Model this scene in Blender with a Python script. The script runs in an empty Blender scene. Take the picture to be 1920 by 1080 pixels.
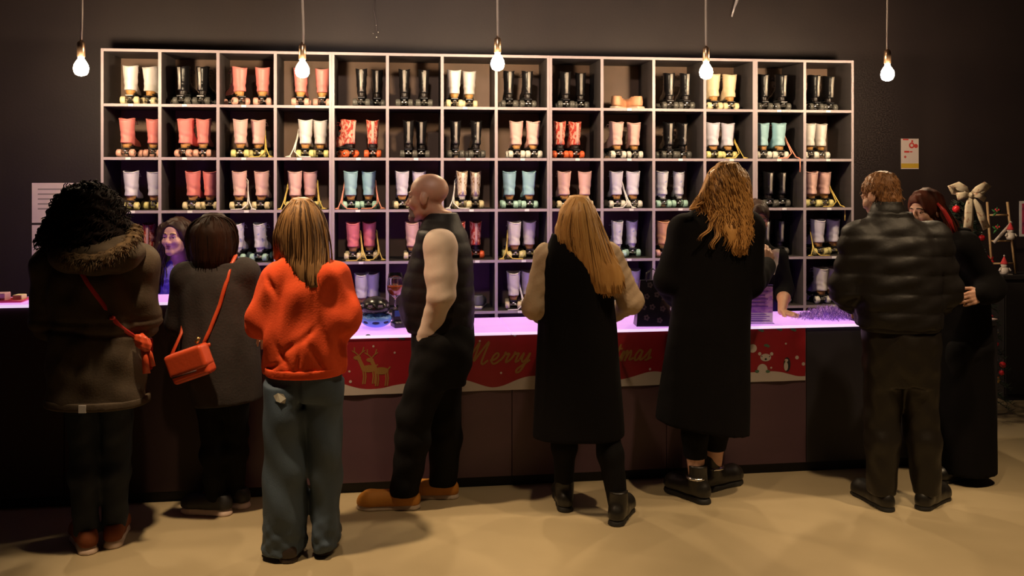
BULB = 560.0
GLOW = .85
LED = 34.0
import bpy, bmesh, math, random
import numpy as np
from mathutils import Vector, Matrix
C = bpy.context.scene.collection
R = math.radians
rnd = random.Random(7)

# ------------------------------------------------------------------ camera frame
F = 1700.0      # focal length in pixels of the 1920 px wide frame
HOR = 330.0     # horizon row
EYE = 1.73
def at(px, py, Y):
    return Vector(((px-960)/F*Y, Y, EYE-(py-HOR)/F*Y))
def ground(px, Y):
    return Vector(((px-960)/F*Y, Y, 0))

# ------------------------------------------------------------------ objects
def tag(o, label=None, cat=None, group=None, kind=None):
    if label: o['label'] = label
    if cat: o['category'] = cat
    if group: o['group'] = group
    if kind: o['kind'] = kind
    return o
def empty(name, loc, rz=0.0):
    o = bpy.data.objects.new(name, None); C.objects.link(o)
    o.location = loc; o.rotation_euler = (0, 0, rz); o.empty_display_size = .1
    return o
def link(name, me, mats=None, parent=None, loc=None, rz=None):
    o = bpy.data.objects.new(name, me); C.objects.link(o)
    if mats is not None:
        if not isinstance(mats, (list, tuple)): mats = [mats]
        if len(me.materials) == 0:
            for m in mats: me.materials.append(m)
    if parent: o.parent = parent
    if loc is not None: o.location = loc
    if rz is not None: o.rotation_euler = (0, 0, rz)
    return o
def copy_tree(o, parent=None):
    c = o.copy(); C.objects.link(c); c.parent = parent
    for ch in o.children:
        if not ch.name.startswith('loose_lace'): copy_tree(ch, c)
    return c

class MB:
    """collects simple shapes into one mesh"""
    def __init__(s): s.v = []; s.f = []; s.m = []; s.sm = []
    def add(s, v, f, mi=0, smooth=False):
        b = len(s.v); s.v += [tuple(p) for p in v]
        for q in f: s.f.append(tuple(i+b for i in q)); s.m.append(mi); s.sm.append(smooth)
    def box(s, lo, hi, mi=0, M=None):
        x0, y0, z0 = lo; x1, y1, z1 = hi
        v = [(x0,y0,z0),(x1,y0,z0),(x1,y1,z0),(x0,y1,z0),(x0,y0,z1),(x1,y0,z1),(x1,y1,z1),(x0,y1,z1)]
        if M is not None: v = [M @ Vector(p) for p in v]
        s.add(v, [(0,3,2,1),(4,5,6,7),(0,1,5,4),(1,2,6,5),(2,3,7,6),(3,0,4,7)], mi)
    def tube(s, pts, r, n=8, mi=0, flat=None, cap=True):
        pts = [Vector(p) for p in pts]; m = len(pts)
        rs = r if isinstance(r, (list, tuple)) else [r]*m
        v = []; prev = None
        for i, p in enumerate(pts):
            t = (pts[min(i+1, m-1)] - pts[max(i-1, 0)])
            t = t.normalized() if t.length > 1e-9 else Vector((0,0,1))
            if flat is not None: u = Vector(flat[i] if isinstance(flat, list) else flat)
            elif prev is not None: u = prev
            else: u = Vector((0,0,1)) if abs(t.z) < .9 else Vector((1,0,0))
            u = (u - t*u.dot(t))
            u = u.normalized() if u.length > 1e-6 else t.orthogonal().normalized()
            prev = u; w = t.cross(u)
            ri = rs[i]
            a, b = ri if isinstance(ri, (list, tuple)) else (ri, ri)   # a along w, b along u
            for k in range(n):
                th = 2*math.pi*k/n + math.pi/n
                v.append(p + w*(a*math.cos(th)) + u*(b*math.sin(th)))
        f = []
        for i in range(m-1):
            for k in range(n):
                k2 = (k+1) % n
                f.append((i*n+k, i*n+k2, (i+1)*n+k2, (i+1)*n+k))
        if cap:
            f.append(tuple(range(n-1, -1, -1))); f.append(tuple((m-1)*n+k for k in range(n)))
        s.add(v, f, mi, True)
    def lathe(s, prof, n=24, mi=0, M=None, c=(0,0,0)):
        v = []; m = len(prof)
        for (r, z) in prof:
            for k in range(n):
                th = 2*math.pi*k/n
                p = Vector((c[0]+r*math.cos(th), c[1]+r*math.sin(th), c[2]+z))
                v.append(M @ p if M is not None else p)
        f = [(i*n+k, i*n+(k+1) % n, (i+1)*n+(k+1) % n, (i+1)*n+k) for i in range(m-1) for k in range(n)]
        if prof[0][0] > 1e-5: f.append(tuple(range(n-1, -1, -1)))
        if prof[-1][0] > 1e-5: f.append(tuple((m-1)*n+k for k in range(n)))
        s.add(v, f, mi, True)
    def prism(s, poly, y0, y1, mi=0, M=None):
        """polygon in x,z extruded along y"""
        n = len(poly)
        v = [Vector((x, y0, z)) for x, z in poly] + [Vector((x, y1, z)) for x, z in poly]
        if M is not None: v = [M @ p for p in v]
        f = [tuple(range(n)), tuple(range(2*n-1, n-1, -1))] + [(i, i+n, (i+1) % n+n, (i+1) % n) for i in range(n)]
        s.add(v, f, mi)
    def mesh(s, name):
        me = bpy.data.meshes.new(name); me.from_pydata(s.v, [], s.f)
        me.polygons.foreach_set('material_index', s.m); me.polygons.foreach_set('use_smooth', s.sm)
        me.update(); return me
    def build(s, name, mats, parent=None, bevel=0, **k):
        o = link(name, s.mesh(name), mats, parent, **k)
        if bevel:
            b = o.modifiers.new('bevel', 'BEVEL'); b.width = bevel; b.segments = 2; b.limit_method = 'ANGLE'
        return o
def boxobj(name, lo, hi, mats, parent=None, bevel=0, **k):
    m = MB(); m.box(lo, hi); return m.build(name, mats, parent, bevel, **k)

# ------------------------------------------------------------------ signed-distance modelling
def smin(a, b, k):
    if k <= 0: return np.minimum(a, b)
    h = np.clip(.5+.5*(b-a)/k, 0, 1)
    return b + (a-b)*h - k*h*(1-h)
def rot(rx=0, ry=0, rz=0):
    return Matrix.Rotation(rz, 3, 'Z') @ Matrix.Rotation(ry, 3, 'Y') @ Matrix.Rotation(rx, 3, 'X')
def cone(p0, r0, p1, r1): return ('cone', np.array(p0, float), r0, np.array(p1, float), r1)
def ell(c, r, M=None): return ('ell', np.array(c, float), np.array(r, float) if np.ndim(r) else np.array([r]*3, float), None if M is None else np.array(M))
def loft(rows, n=2.0): return ('loft', np.array(rows, float), n)
def rbox(c, half, r=.01, M=None): return ('box', np.array(c, float), np.array(half, float), r, None if M is None else np.array(M))
def xf(pr, M4):
    """move a cone / ell / box primitive by a 4x4 matrix"""
    Rm = np.array(M4.to_3x3()); t = np.array(M4.translation)
    if pr[0] == 'cone': return ('cone', Rm@pr[1]+t, pr[2], Rm@pr[3]+t, pr[4])
    if pr[0] == 'ell': return ('ell', Rm@pr[1]+t, pr[2], Rm if pr[3] is None else Rm@pr[3])
    if pr[0] == 'box': return ('box', Rm@pr[1]+t, pr[2], pr[3], Rm if pr[4] is None else Rm@pr[4])
def grow(pr, t):
    if pr[0] == 'cone': return ('cone', pr[1], pr[2]+t, pr[3], pr[4]+t)
    if pr[0] == 'ell': return ('ell', pr[1], pr[2]+t, pr[3])
    if pr[0] == 'box': return ('box', pr[1], pr[2]+t, pr[3]+t, pr[4])
    r = pr[1].copy(); r[:, 3:] += t; return ('loft', r, pr[2])
def bounds(pr):
    if pr[0] == 'cone':
        return np.minimum(pr[1]-pr[2], pr[3]-pr[4]), np.maximum(pr[1]+pr[2], pr[3]+pr[4])
    if pr[0] == 'ell':
        m = pr[2] if pr[3] is None else np.sqrt((pr[3]**2) @ (pr[2]**2))
        return pr[1]-m, pr[1]+m
    if pr[0] == 'box':
        m = pr[2] if pr[4] is None else np.abs(pr[4]) @ pr[2]
        return pr[1]-m, pr[1]+m
    r = pr[1]
    return (np.array([(r[:,1]-r[:,3]).min(), (r[:,2]-r[:,4]).min(), r[0,0]]),
            np.array([(r[:,1]+r[:,3]).max(), (r[:,2]+r[:,4]).max(), r[-1,0]]))
def dist(pr, X, Y, Z):
    if pr[0] == 'cone':
        _, a, ra, b, rb = pr; ba = b-a; L2 = float(ba@ba) + 1e-12
        px, py, pz = X-a[0], Y-a[1], Z-a[2]
        t = np.clip((px*ba[0]+py*ba[1]+pz*ba[2])/L2, 0, 1)
        return np.sqrt((px-ba[0]*t)**2+(py-ba[1]*t)**2+(pz-ba[2]*t)**2) - (ra+(rb-ra)*t)
    if pr[0] in ('ell', 'box'):
        c = pr[1]; M = pr[-1]
        px, py, pz = X-c[0], Y-c[1], Z-c[2]
        if M is not None:
            px, py, pz = (px*M[0,0]+py*M[1,0]+pz*M[2,0], px*M[0,1]+py*M[1,1]+pz*M[2,1], px*M[0,2]+py*M[1,2]+pz*M[2,2])
        if pr[0] == 'ell':
            r = pr[2]
            k0 = np.sqrt((px/r[0])**2+(py/r[1])**2+(pz/r[2])**2)
            k1 = np.sqrt((px/r[0]**2)**2+(py/r[1]**2)**2+(pz/r[2]**2)**2)+1e-9
            return k0*(k0-1)/k1
        h = pr[2]; rr = pr[3]
        qx, qy, qz = np.abs(px)-h[0]+rr, np.abs(py)-h[1]+rr, np.abs(pz)-h[2]+rr
        return np.sqrt(np.maximum(qx,0)**2+np.maximum(qy,0)**2+np.maximum(qz,0)**2)+np.minimum(np.maximum(qx,np.maximum(qy,qz)),0)-rr
    r = pr[1]; n = pr[2]; z = Z[0:1, 0:1, :]
    cx, cy, a, b = [np.interp(z, r[:,0], r[:,i]) for i in (1,2,3,4)]
    if n == 2: rho = np.sqrt(((X-cx)/a)**2+((Y-cy)/b)**2)
    else: rho = (np.abs((X-cx)/a)**n+np.abs((Y-cy)/b)**n)**(1/n)
    d = (rho-1)*np.minimum(a, b)
    return np.maximum(d, np.maximum(r[0,0]-Z, Z-r[-1,0]))

class Field:
    def __init__(s, lo, hi, h):
        s.lo = np.array(lo, float); s.h = h
        s.n = np.ceil((np.array(hi, float)-s.lo)/h).astype(int)+1
        s.ax = [(s.lo[i]+h*np.arange(s.n[i])).astype(np.float32) for i in range(3)]
        s.F = np.full(tuple(s.n), 1.0, np.float32)
    def win(s, lo, hi):
        a = np.clip(np.floor((lo-s.lo)/s.h).astype(int), 0, s.n); b = np.clip(np.ceil((hi-s.lo)/s.h).astype(int)+1, 0, s.n)
        return tuple(slice(i, j) for i, j in zip(a, b))
    def grid(s, w=None):
        ax = s.ax if w is None else [s.ax[i][w[i]] for i in range(3)]
        return ax[0][:,None,None], ax[1][None,:,None], ax[2][None,None,:]
    def add(s, pr, k=.02):
        lo, hi = bounds(pr); w = s.win(lo-k-3*s.h, hi+k+3*s.h)
        if any(x.stop <= x.start for x in w): return s
        X, Y, Z = s.grid(w); s.F[w] = smin(s.F[w], dist(pr, X, Y, Z).astype(np.float32), k); return s
    def sub(s, pr, k=.01):
        lo, hi = bounds(pr); w = s.win(lo-k-3*s.h, hi+k+3*s.h)
        if any(x.stop <= x.start for x in w): return s
        X, Y, Z = s.grid(w); s.F[w] = -smin(-s.F[w], dist(pr, X, Y, Z).astype(np.float32), k); return s
    def adds(s, prs, k=.02, t=0):
        for p in prs: s.add(grow(p, t) if t else p, k)
        return s
    def cut(s, fn, k=.0):
        X, Y, Z = s.grid(); d = fn(X, Y, Z).astype(np.float32)
        s.F = -smin(-s.F, np.broadcast_to(-d, s.F.shape), k) if k else np.maximum(s.F, d); return s
    def disp(s, fn):
        X, Y, Z = s.grid(); m = np.abs(s.F) < 0.12
        s.F = np.where(m, s.F + fn(X, Y, Z).astype(np.float32), s.F).astype(np.float32); return s
    def val(s, p):
        i = np.clip(np.round((np.array(p)-s.lo)/s.h).astype(int), 0, s.n-1); return s.F[tuple(i)]
    def back(s, x, z, off=0.0, front=False):
        """y of the rear (or front) surface at x, z"""
        i = int(round((x-s.lo[0])/s.h)); k = int(round((z-s.lo[2])/s.h))
        i = min(max(i, 0), s.n[0]-1); k = min(max(k, 0), s.n[2]-1)
        ins = np.nonzero(s.F[i,:,k] < 0)[0]
        if len(ins) == 0: return None
        return float(s.ax[1][ins[-1]])+off if front else float(s.ax[1][ins[0]])-off
    def mesh(s, name, smooth=1):
        Fv = s.F
        Fv = np.pad(Fv, 1, constant_values=1.0)
        lo = s.lo - s.h
        S = Fv < 0; n0, n1, n2 = Fv.shape
        cnt = np.zeros((n0-1, n1-1, n2-1), np.int8)
        for a in (0,1):
            for b in (0,1):
                for c in (0,1): cnt += S[a:n0-1+a, b:n1-1+b, c:n2-1+c]
        act = (cnt > 0) & (cnt < 8)
        idx = np.full(act.shape, -1, np.int64); ii = np.nonzero(act); idx[ii] = np.arange(len(ii[0]))
        V = np.zeros((len(ii[0]), 3)); W = np.zeros(len(ii[0]))
        cor = {}
        for a in (0,1):
            for b in (0,1):
                for c in (0,1): cor[a,b,c] = Fv[ii[0]+a, ii[1]+b, ii[2]+c]
        for ax in range(3):
            for u in (0,1):
                for v in (0,1):
                    p = [0,0,0]; q = [1,1,1]; o = [i for i in range(3) if i != ax]
                    p[o[0]] = q[o[0]] = u; p[o[1]] = q[o[1]] = v
                    fa, fb = cor[tuple(p)], cor[tuple(q)]
                    m = (fa < 0) != (fb < 0)
                    t = np.where(m, fa/np.where(m, fa-fb, 1), 0)
                    P = np.zeros((len(W), 3)); P[:, o[0]] = u; P[:, o[1]] = v; P[:, ax] = t
                    V[m] += P[m]; W[m] += 1
        V /= np.maximum(W, 1)[:,None]
        V = lo + s.h*(V + np.stack(ii, 1))
        Q = []
        for ax in range(3):
            sl0 = [slice(1,-1)]*3; sl1 = [slice(1,-1)]*3
            sl0[ax] = slice(0, Fv.shape[ax]-1); sl1[ax] = slice(1, Fv.shape[ax])
            A, B = S[tuple(sl0)], S[tuple(sl1)]
            e = np.nonzero(A != B)
            if len(e[0]) == 0: continue
            flip = B[e]
            g = [e[i]+(0 if i == ax else 1) for i in range(3)]
            o = [(ax+1) % 3, (ax+2) % 3]
            def cell(du, dv):
                c = list(g); c[o[0]] = c[o[0]]-du; c[o[1]] = c[o[1]]-dv
                return idx[tuple(c)]
            q = np.stack([cell(1,1), cell(0,1), cell(0,0), cell(1,0)], 1)
            q[flip] = q[flip][:, ::-1]
            Q.append(q)
        Q = np.concatenate(Q)
        for _ in range(smooth):
            acc = np.zeros_like(V); c = np.zeros(len(V))
            for a, b in ((0,1),(1,2),(2,3),(3,0)):
                np.add.at(acc, Q[:,a], V[Q[:,b]]); np.add.at(acc, Q[:,b], V[Q[:,a]])
                np.add.at(c, Q[:,a], 1); np.add.at(c, Q[:,b], 1)
            V = .5*V + .5*acc/np.maximum(c, 1)[:,None]
        return mk_mesh(name, V, Q)
    def build(s, name, mats, parent=None, smooth=1, **k):
        return link(name, s.mesh(name, smooth), mats, parent, **k)
def mk_mesh(name, V, Q):
    me = bpy.data.meshes.new(name)
    me.vertices.add(len(V)); me.vertices.foreach_set('co', np.asarray(V, np.float32).ravel())
    me.loops.add(len(Q)*4); me.loops.foreach_set('vertex_index', np.asarray(Q, np.int32).ravel())
    me.polygons.add(len(Q)); me.polygons.foreach_set('loop_start', np.arange(0, len(Q)*4, 4, dtype=np.int32))
    me.polygons.foreach_set('use_smooth', np.ones(len(Q), bool))
    me.update(calc_edges=True); return me
def fieldof(prs, h, k=.02, pad=.05):
    lo = np.min([bounds(p)[0] for p in prs], 0)-pad; hi = np.max([bounds(p)[1] for p in prs], 0)+pad
    return Field(lo, hi, h).adds(prs, k)
def waves(seed, n, scale, stretch=(1,1,1)):
    g = np.random.RandomState(seed); w = g.normal(size=(n,3)); w /= np.linalg.norm(w, axis=1)[:,None]
    w *= (2*np.pi/scale)*g.uniform(.6, 1.5, (n,1))*np.array(stretch); ph = g.uniform(0, 6.28, n)
    def fn(X, Y, Z):
        s = 0
        for i in range(n): s = s + np.sin(w[i,0]*X+w[i,1]*Y+w[i,2]*Z+ph[i])
        return s/math.sqrt(n)
    return fn

# ------------------------------------------------------------------ materials
def mat(name, col, rough=.6, metal=0, spec=.5, noise=None, bump=None, emit=None, coat=0, trans=0, alpha=None, sheen=0):
    m = bpy.data.materials.new(name); m.use_nodes = True; nt = m.node_tree; b = nt.nodes['Principled BSDF']
    b.inputs['Base Color'].default_value = (*col, 1); b.inputs['Roughness'].default_value = rough
    b.inputs['Metallic'].default_value = metal; b.inputs['Specular IOR Level'].default_value = spec
    b.inputs['Coat Weight'].default_value = coat; b.inputs['Transmission Weight'].default_value = trans
    b.inputs['Sheen Weight'].default_value = sheen
    if noise or bump:
        tc = nt.nodes.new('ShaderNodeTexCoord')
    if noise:   # (scale, second colour, stretch, lo, hi)
        sc, c2, st, lo, hi = noise
        mp = nt.nodes.new('ShaderNodeMapping'); mp.inputs['Scale'].default_value = st
        nz = nt.nodes.new('ShaderNodeTexNoise'); nz.inputs['Scale'].default_value = sc; nz.inputs['Detail'].default_value = 4
        cr = nt.nodes.new('ShaderNodeValToRGB'); cr.color_ramp.elements[0].position = lo; cr.color_ramp.elements[1].position = hi
        cr.color_ramp.elements[0].color = (*col, 1); cr.color_ramp.elements[1].color = (*c2, 1)
        nt.links.new(tc.outputs['Object'], mp.inputs['Vector']); nt.links.new(mp.outputs['Vector'], nz.inputs['Vector'])
        nt.links.new(nz.outputs['Fac'], cr.inputs['Fac']); nt.links.new(cr.outputs['Color'], b.inputs['Base Color'])
    if bump:    # (scale, strength, stretch)
        sc, stn, st = bump
        mp = nt.nodes.new('ShaderNodeMapping'); mp.inputs['Scale'].default_value = st
        nz = nt.nodes.new('ShaderNodeTexNoise'); nz.inputs['Scale'].default_value = sc; nz.inputs['Detail'].default_value = 5
        bp = nt.nodes.new('ShaderNodeBump'); bp.inputs['Strength'].default_value = stn; bp.inputs['Distance'].default_value = .01
        nt.links.new(tc.outputs['Object'], mp.inputs['Vector']); nt.links.new(mp.outputs['Vector'], nz.inputs['Vector'])
        nt.links.new(nz.outputs['Fac'], bp.inputs['Height']); nt.links.new(bp.outputs['Normal'], b.inputs['Normal'])
    if emit:
        b.inputs['Emission Color'].default_value = (*emit[0], 1); b.inputs['Emission Strength'].default_value = emit[1]
    return m
one = (1,1,1)
# ------------------------------------------------------------------ camera
cam = bpy.data.cameras.new('camera'); cam.sensor_width = 36; cam.lens = F*36/1920
cam.shift_y = (HOR-540)/1920; cam.clip_start = .05; cam.clip_end = 60
co = bpy.data.objects.new('camera', cam); C.objects.link(co)
co.location = (0, 0, EYE); co.rotation_euler = (R(90), 0, 0)
bpy.context.scene.camera = co

class Frame:
    """a vertical plane with its own left-right axis: the shelf front, the counter front"""
    def __init__(s, Z0, k):
        s.Z0 = Z0; s.th = math.atan(k*F); s.c = math.cos(s.th); s.s = math.sin(s.th)
    def s_at(s, px, dy=0.0):
        r = (px-960)/F
        ax, ay = -dy*s.s, s.Z0+dy*s.c
        # r*t = ax + u*c ; t = ay + u*s
        return (r*ay-ax)/(s.c-r*s.s)
    def pt(s, u, dy, z=0.0):
        return Vector((u*s.c-dy*s.s, s.Z0+u*s.s+dy*s.c, z))
    def depth(s, px, dy=0.0):
        u = s.s_at(px, dy); return s.Z0+u*s.s+dy*s.c
    def z_at(s, px, py, dy=0.0):
        return EYE-(py-HOR)/F*s.depth(px, dy)
SH = Frame(6.46, 7.2e-5)
CO = Frame(5.05, 8.2e-5)
SHELF_O = SH.pt(0, 0); CO_O = CO.pt(0, 0)

# ------------------------------------------------------------------ room
M_floor = mat('polished concrete', (.40,.315,.185), .40, noise=(1.6, (.49,.39,.235), (1,1,1), .3, .75), bump=(40, .04, one))
M_wall = mat('dark painted wall', (.031,.0205,.021), .60, noise=(2.2, (.023,.015,.017), (1,1,1), .35, .7), bump=(60, .08, one))
M_ceil = mat('dark ceiling paint', (.02,.018,.02), .9)
fl = boxobj('floor', (-7,-1.5,-.1), (7.5,9.5,0), M_floor); tag(fl, 'tan polished concrete floor in front of the counter', 'floor', kind='structure')
WALL_DY = .43
w = boxobj('wall_back', (-7,0,0), (7,.12,3.7), M_wall); w.location = SH.pt(0, WALL_DY); w.rotation_euler = (0,0,SH.th)
tag(w, 'dark painted wall behind the skate shelves', 'wall', kind='structure')
ce = boxobj('ceiling', (-7,-1.5,3.7), (7.5,9.5,3.8), M_ceil); tag(ce, 'dark ceiling above the counter', 'ceiling', kind='structure')

# ------------------------------------------------------------------ shelving
M_shelf = mat('dark grey shelf board', (.050,.042,.043), .55, noise=(5, (.040,.034,.035), (1,1,6), .3, .7))
M_edge = mat('pale edge band', (.40,.33,.36), .45)
M_shelfin = mat('shelf back board', (.20,.115,.075), .6, noise=(4, (.15,.088,.06), one, .3, .7))
M_tag = mat('white tag', (.9,.88,.86), .4)
X0, X1 = SH.s_at(188.7), SH.s_at(1601)
PX = (X1-X0)/14; PZ = .3625
ZB = SH.z_at(960, 585)            # bottom edge line of the lowest visible row
ROWZ = [ZB+PZ*i for i in range(-2, 6)]     # board heights; ROWZ[2] carries the fifth row
DEP = .39
NTH = ['first','second','third','fourth','fifth','sixth','seventh','eighth','ninth','tenth','eleventh','twelfth','thirteenth','fourteenth']
units = [(0,4,'four-column shelf unit, leftmost, behind the woman at the bar'), (4,8,'four-column shelf unit behind the man in the vest'),
         (8,12,'four-column shelf unit behind the two blonde women'), (12,14,'narrow two-column shelf unit at the right end of the wall')]
TAGS = {(1,1):240,(1,2):346,(1,3):457,(1,4):561,(1,5):672,(1,6):780,(1,7):878,(1,8):980,(1,9):1083,(1,10):1180,(1,11):1276,(1,12):1372,(1,13):1461,(1,14):1553,
        (0,1):245,(0,2):346,(0,3):457,(0,4):558,(0,7):872,(0,10):1180,(0,13):1461,(0,14):1553,
        (2,1):248,(2,2):356,(2,3):462,(2,5):671,(2,7):884,(2,8):988,(2,9):1083,(2,10):1184,(2,11):1276,(2,13):1471,(2,14):1555,
        (3,5):677,(3,7):895,(3,8):982,(3,10):1180,(3,13):1470,(3,14):1564,(4,8):975,(4,13):1471,(4,14):1563}
T = .019
for (a, b, lab) in units:
    root = empty('shelf_unit', SHELF_O, SH.th); tag(root, 'grey white '+lab, 'shelf', 'cube shelf units holding the roller skates')
    xa, xb = X0+PX*a, X0+PX*b
    z0, z1 = 0, ROWZ[-1]
    for x, sg in ((xa, 1), (xb, -1)):
        lo = x if sg > 0 else x-T
        sp = boxobj('side_panel', (lo+.0006, .004, z0), (lo+T-.0006, DEP, z1+T), M_shelf, root)
        boxobj('edge_band', (lo+.0006, 0, z0), (lo+T-.0006, .004, z1+T), M_edge, sp)
    for i in range(a+1, b):
        x = X0+PX*i; dv = boxobj('divider', (x-T*.55, .005, ROWZ[0]), (x+T*.55, DEP-.001, z1), M_shelf, root)
        boxobj('edge_band', (x-T*.55, .001, ROWZ[0]), (x+T*.55, .005, z1), M_edge, dv)
    for i, z in enumerate(ROWZ):
        zz = (z-(T*.5 if i < 7 else 0), z+T*.5+(.0095 if i == 7 else 0))
        sb = boxobj('shelf_board', (xa+T, .0055, zz[0]), (xb-T, DEP-.0015, zz[1]), M_shelf, root)
        boxobj('edge_band', (xa+T, .0015, zz[0]), (xb-T, .0055, zz[1]), M_edge, sb)
    boxobj('back_panel', (xa+.004, DEP-.001, z0), (xb-.004, DEP+.004, z1+T*.9), M_shelfin, root)
    for (r, c), px in TAGS.items():
        if a < c <= b:
            u = SH.s_at(px); z = ROWZ[6-r]
            boxobj('price_tag', (u-.016, -.003, z-.0085), (u+.016, .0015, z+.0085), M_tag, root)

# ------------------------------------------------------------------ roller skates
def boot_mesh(nm='boot'):
    f = Field((-.075,-.03,.05), (.075,.31,.29), .0045)
    f.add(loft([(.088,0,.062,.036,.052),(.11,0,.063,.0375,.056),(.14,0,.066,.041,.058),(.18,0,.066,.0465,.060),(.225,0,.064,.0515,.064),(.266,0,.062,.0535,.067)]), .0)
    for p in (cone((0,.05,.103),.037,(0,.13,.10),.037), cone((0,.12,.097),.036,(.002,.20,.088),.038), cone((.002,.20,.086),.037,(.002,.24,.082),.031), cone((0,.08,.16),.042,(0,.16,.11),.034)):
        f.add(p, .02)
    f.cut(lambda X, Y, Z: .076+.022*np.clip((.13-Y)/.08, 0, 1)-Z+0*X)
    # rim dips at the middle of the back
    f.cut(lambda X, Y, Z: Z-(.256+.010*np.clip(np.abs(X)/.05, 0, 1)**2+.004*np.clip((Y-.06)/.06, -1, 1)))
    f.sub(loft([(.20,0,.064,.040,.052),(.30,0,.062,.048,.061)]), .004)
    f.disp(lambda X, Y, Z: .0016*np.sin(Z*130+2*np.sin(X*40))*np.clip((Z-.10)/.05, 0, 1)*np.clip((.20-Z)/.05, 0, 1))
    return f.mesh(nm, 1)
def sk_parts():
    P = {}
    P['boot'] = boot_mesh()
    m = MB()  # collar ring around the top of the boot
    pts = [(.0515*math.sin(t), .062-.0645*math.cos(t), .2575+.010*abs(math.sin(t))**2-.004*math.cos(t)) for t in [2*math.pi*i/28 for i in range(29)]]
    m.tube(pts, .0045, 6, cap=False); P['collar'] = m.mesh('collar')
    f = Field((-.06,-.03,.05), (.06,.30,.12), .005)
    f.add(rbox((0,.19,.071),(.037,.082,.006),.004), 0).add(ell((.001,.225,.071),(.039,.055,.0075)), .01).add(rbox((0,.10,.074),(.031,.06,.006),.004), .01)
    P['sole'] = f.mesh('sole', 1)
    m = MB(); n = 20   # stacked heel, tapering to the truck
    m.lathe([(1,0),(1,1)], n)
    prof = [(.064,.026,.030,.040),(.078,.029,.034,.044),(.097,.036,.041,.052),(.104,.037,.042,.054)]
    m = MB(); v = []
    for z, a, bb, cy in prof:
        for k in range(n):
            t = 2*math.pi*k/n; v.append((a*math.cos(t), cy+.014+bb*math.sin(t), z))
    fcs = [(i*n+k, i*n+(k+1)%n, (i+1)*n+(k+1)%n, (i+1)*n+k) for i in range(3) for k in range(n)]+[tuple(range(n-1,-1,-1)), tuple(3*n+k for k in range(n))]
    m.add(v, fcs, 0, True); P['heel'] = m.mesh('heel')
    m = MB(); m.box((-.024,.012,.058),(.024,.24,.065)); P['plate'] = m.mesh('plate')
    m = MB(); Mx = Matrix.Rotation(R(90), 4, 'Y')
    m.lathe([(.006,-.052),(.006,.052)], 10, M=Mx); m.tube([(0,0,0),(0,.004,.034)], [.014,.011], 10); m.tube([(-.03,0,.004),(.03,0,.004)], .010, 8)
    m.lathe([(.001,-.002),(.010,.0),(.013,.006),(.010,.012),(.001,.014)], 12, c=(0,-.016,.012))
    P['truck'] = m.mesh('truck')
    m = MB(); m.lathe([(.010,-.0155),(.021,-.0165),(.0265,-.012),(.0275,0),(.0265,.012),(.021,.0165),(.010,.0155)], 20, M=Mx)
    m.lathe([(.0005,-.017),(.009,-.0165),(.009,.0165),(.0005,.017)], 12, 1, M=Mx); P['wheel'] = m.mesh('wheel')
    m = MB(); m.lathe([(.012,-.012),(.017,-.010),(.018,.008),(.012,.014),(.006,.02)], 14, M=Matrix.Rotation(R(-125), 4, 'X')); P['toe_stop'] = m.mesh('toe_stop')
    m = MB()
    for i in range(6):
        z = .13+.021*i; y = .127+.002*i if i > 1 else .165-.022*i
        s = 1 if i % 2 else -1
        m.tube([(-.026*s, y-.006, z), (0, y+.006, z+.008), (.026*s, y-.004, z+.018)], .003, 5)
    m.tube([(0,.14,.245),(.03,.15,.255),(.04,.155,.23),(.012,.15,.236)], .003, 5); m.tube([(0,.14,.245),(-.03,.15,.255),(-.04,.155,.23),(-.012,.15,.236)], .003, 5)
    P['laces'] = m.mesh('laces')
    m = MB(); m.tube([(0,.0035,.105),(0,.0015,.14),(0,.001,.18),(0,-.004,.22),(0,-.0085,.256)], [(.010,.003),(.011,.003),(.011,.003),(.012,.003),(.012,.003)], 8, flat=(0,-1,0)); P['back_strip'] = m.mesh('back_strip')
    return P
SK = sk_parts()
def leather(n, c, r=.45, **k): return mat(n, c, r, bump=(70, .10, one), **k)
tan = leather('tan heel', (.50,.25,.07), .5); darkheel = leather('dark heel', (.02,.014,.014), .4)
steel = mat('bright steel', (.75,.72,.70), .22, 1); blackplate = mat('dark plate', (.03,.03,.035), .35, .3)
blackrub = mat('black rubber', (.015,.015,.015), .7)
W = {k: mat(k+' wheel', c, .35) for k, c in dict(cream=(.80,.68,.42), pink=(.80,.42,.34), yellow=(.80,.72,.30), white=(.82,.78,.70), orange=(.80,.13,.04), mint=(.45,.72,.62), smoke=(.10,.095,.085)).items()}
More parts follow.
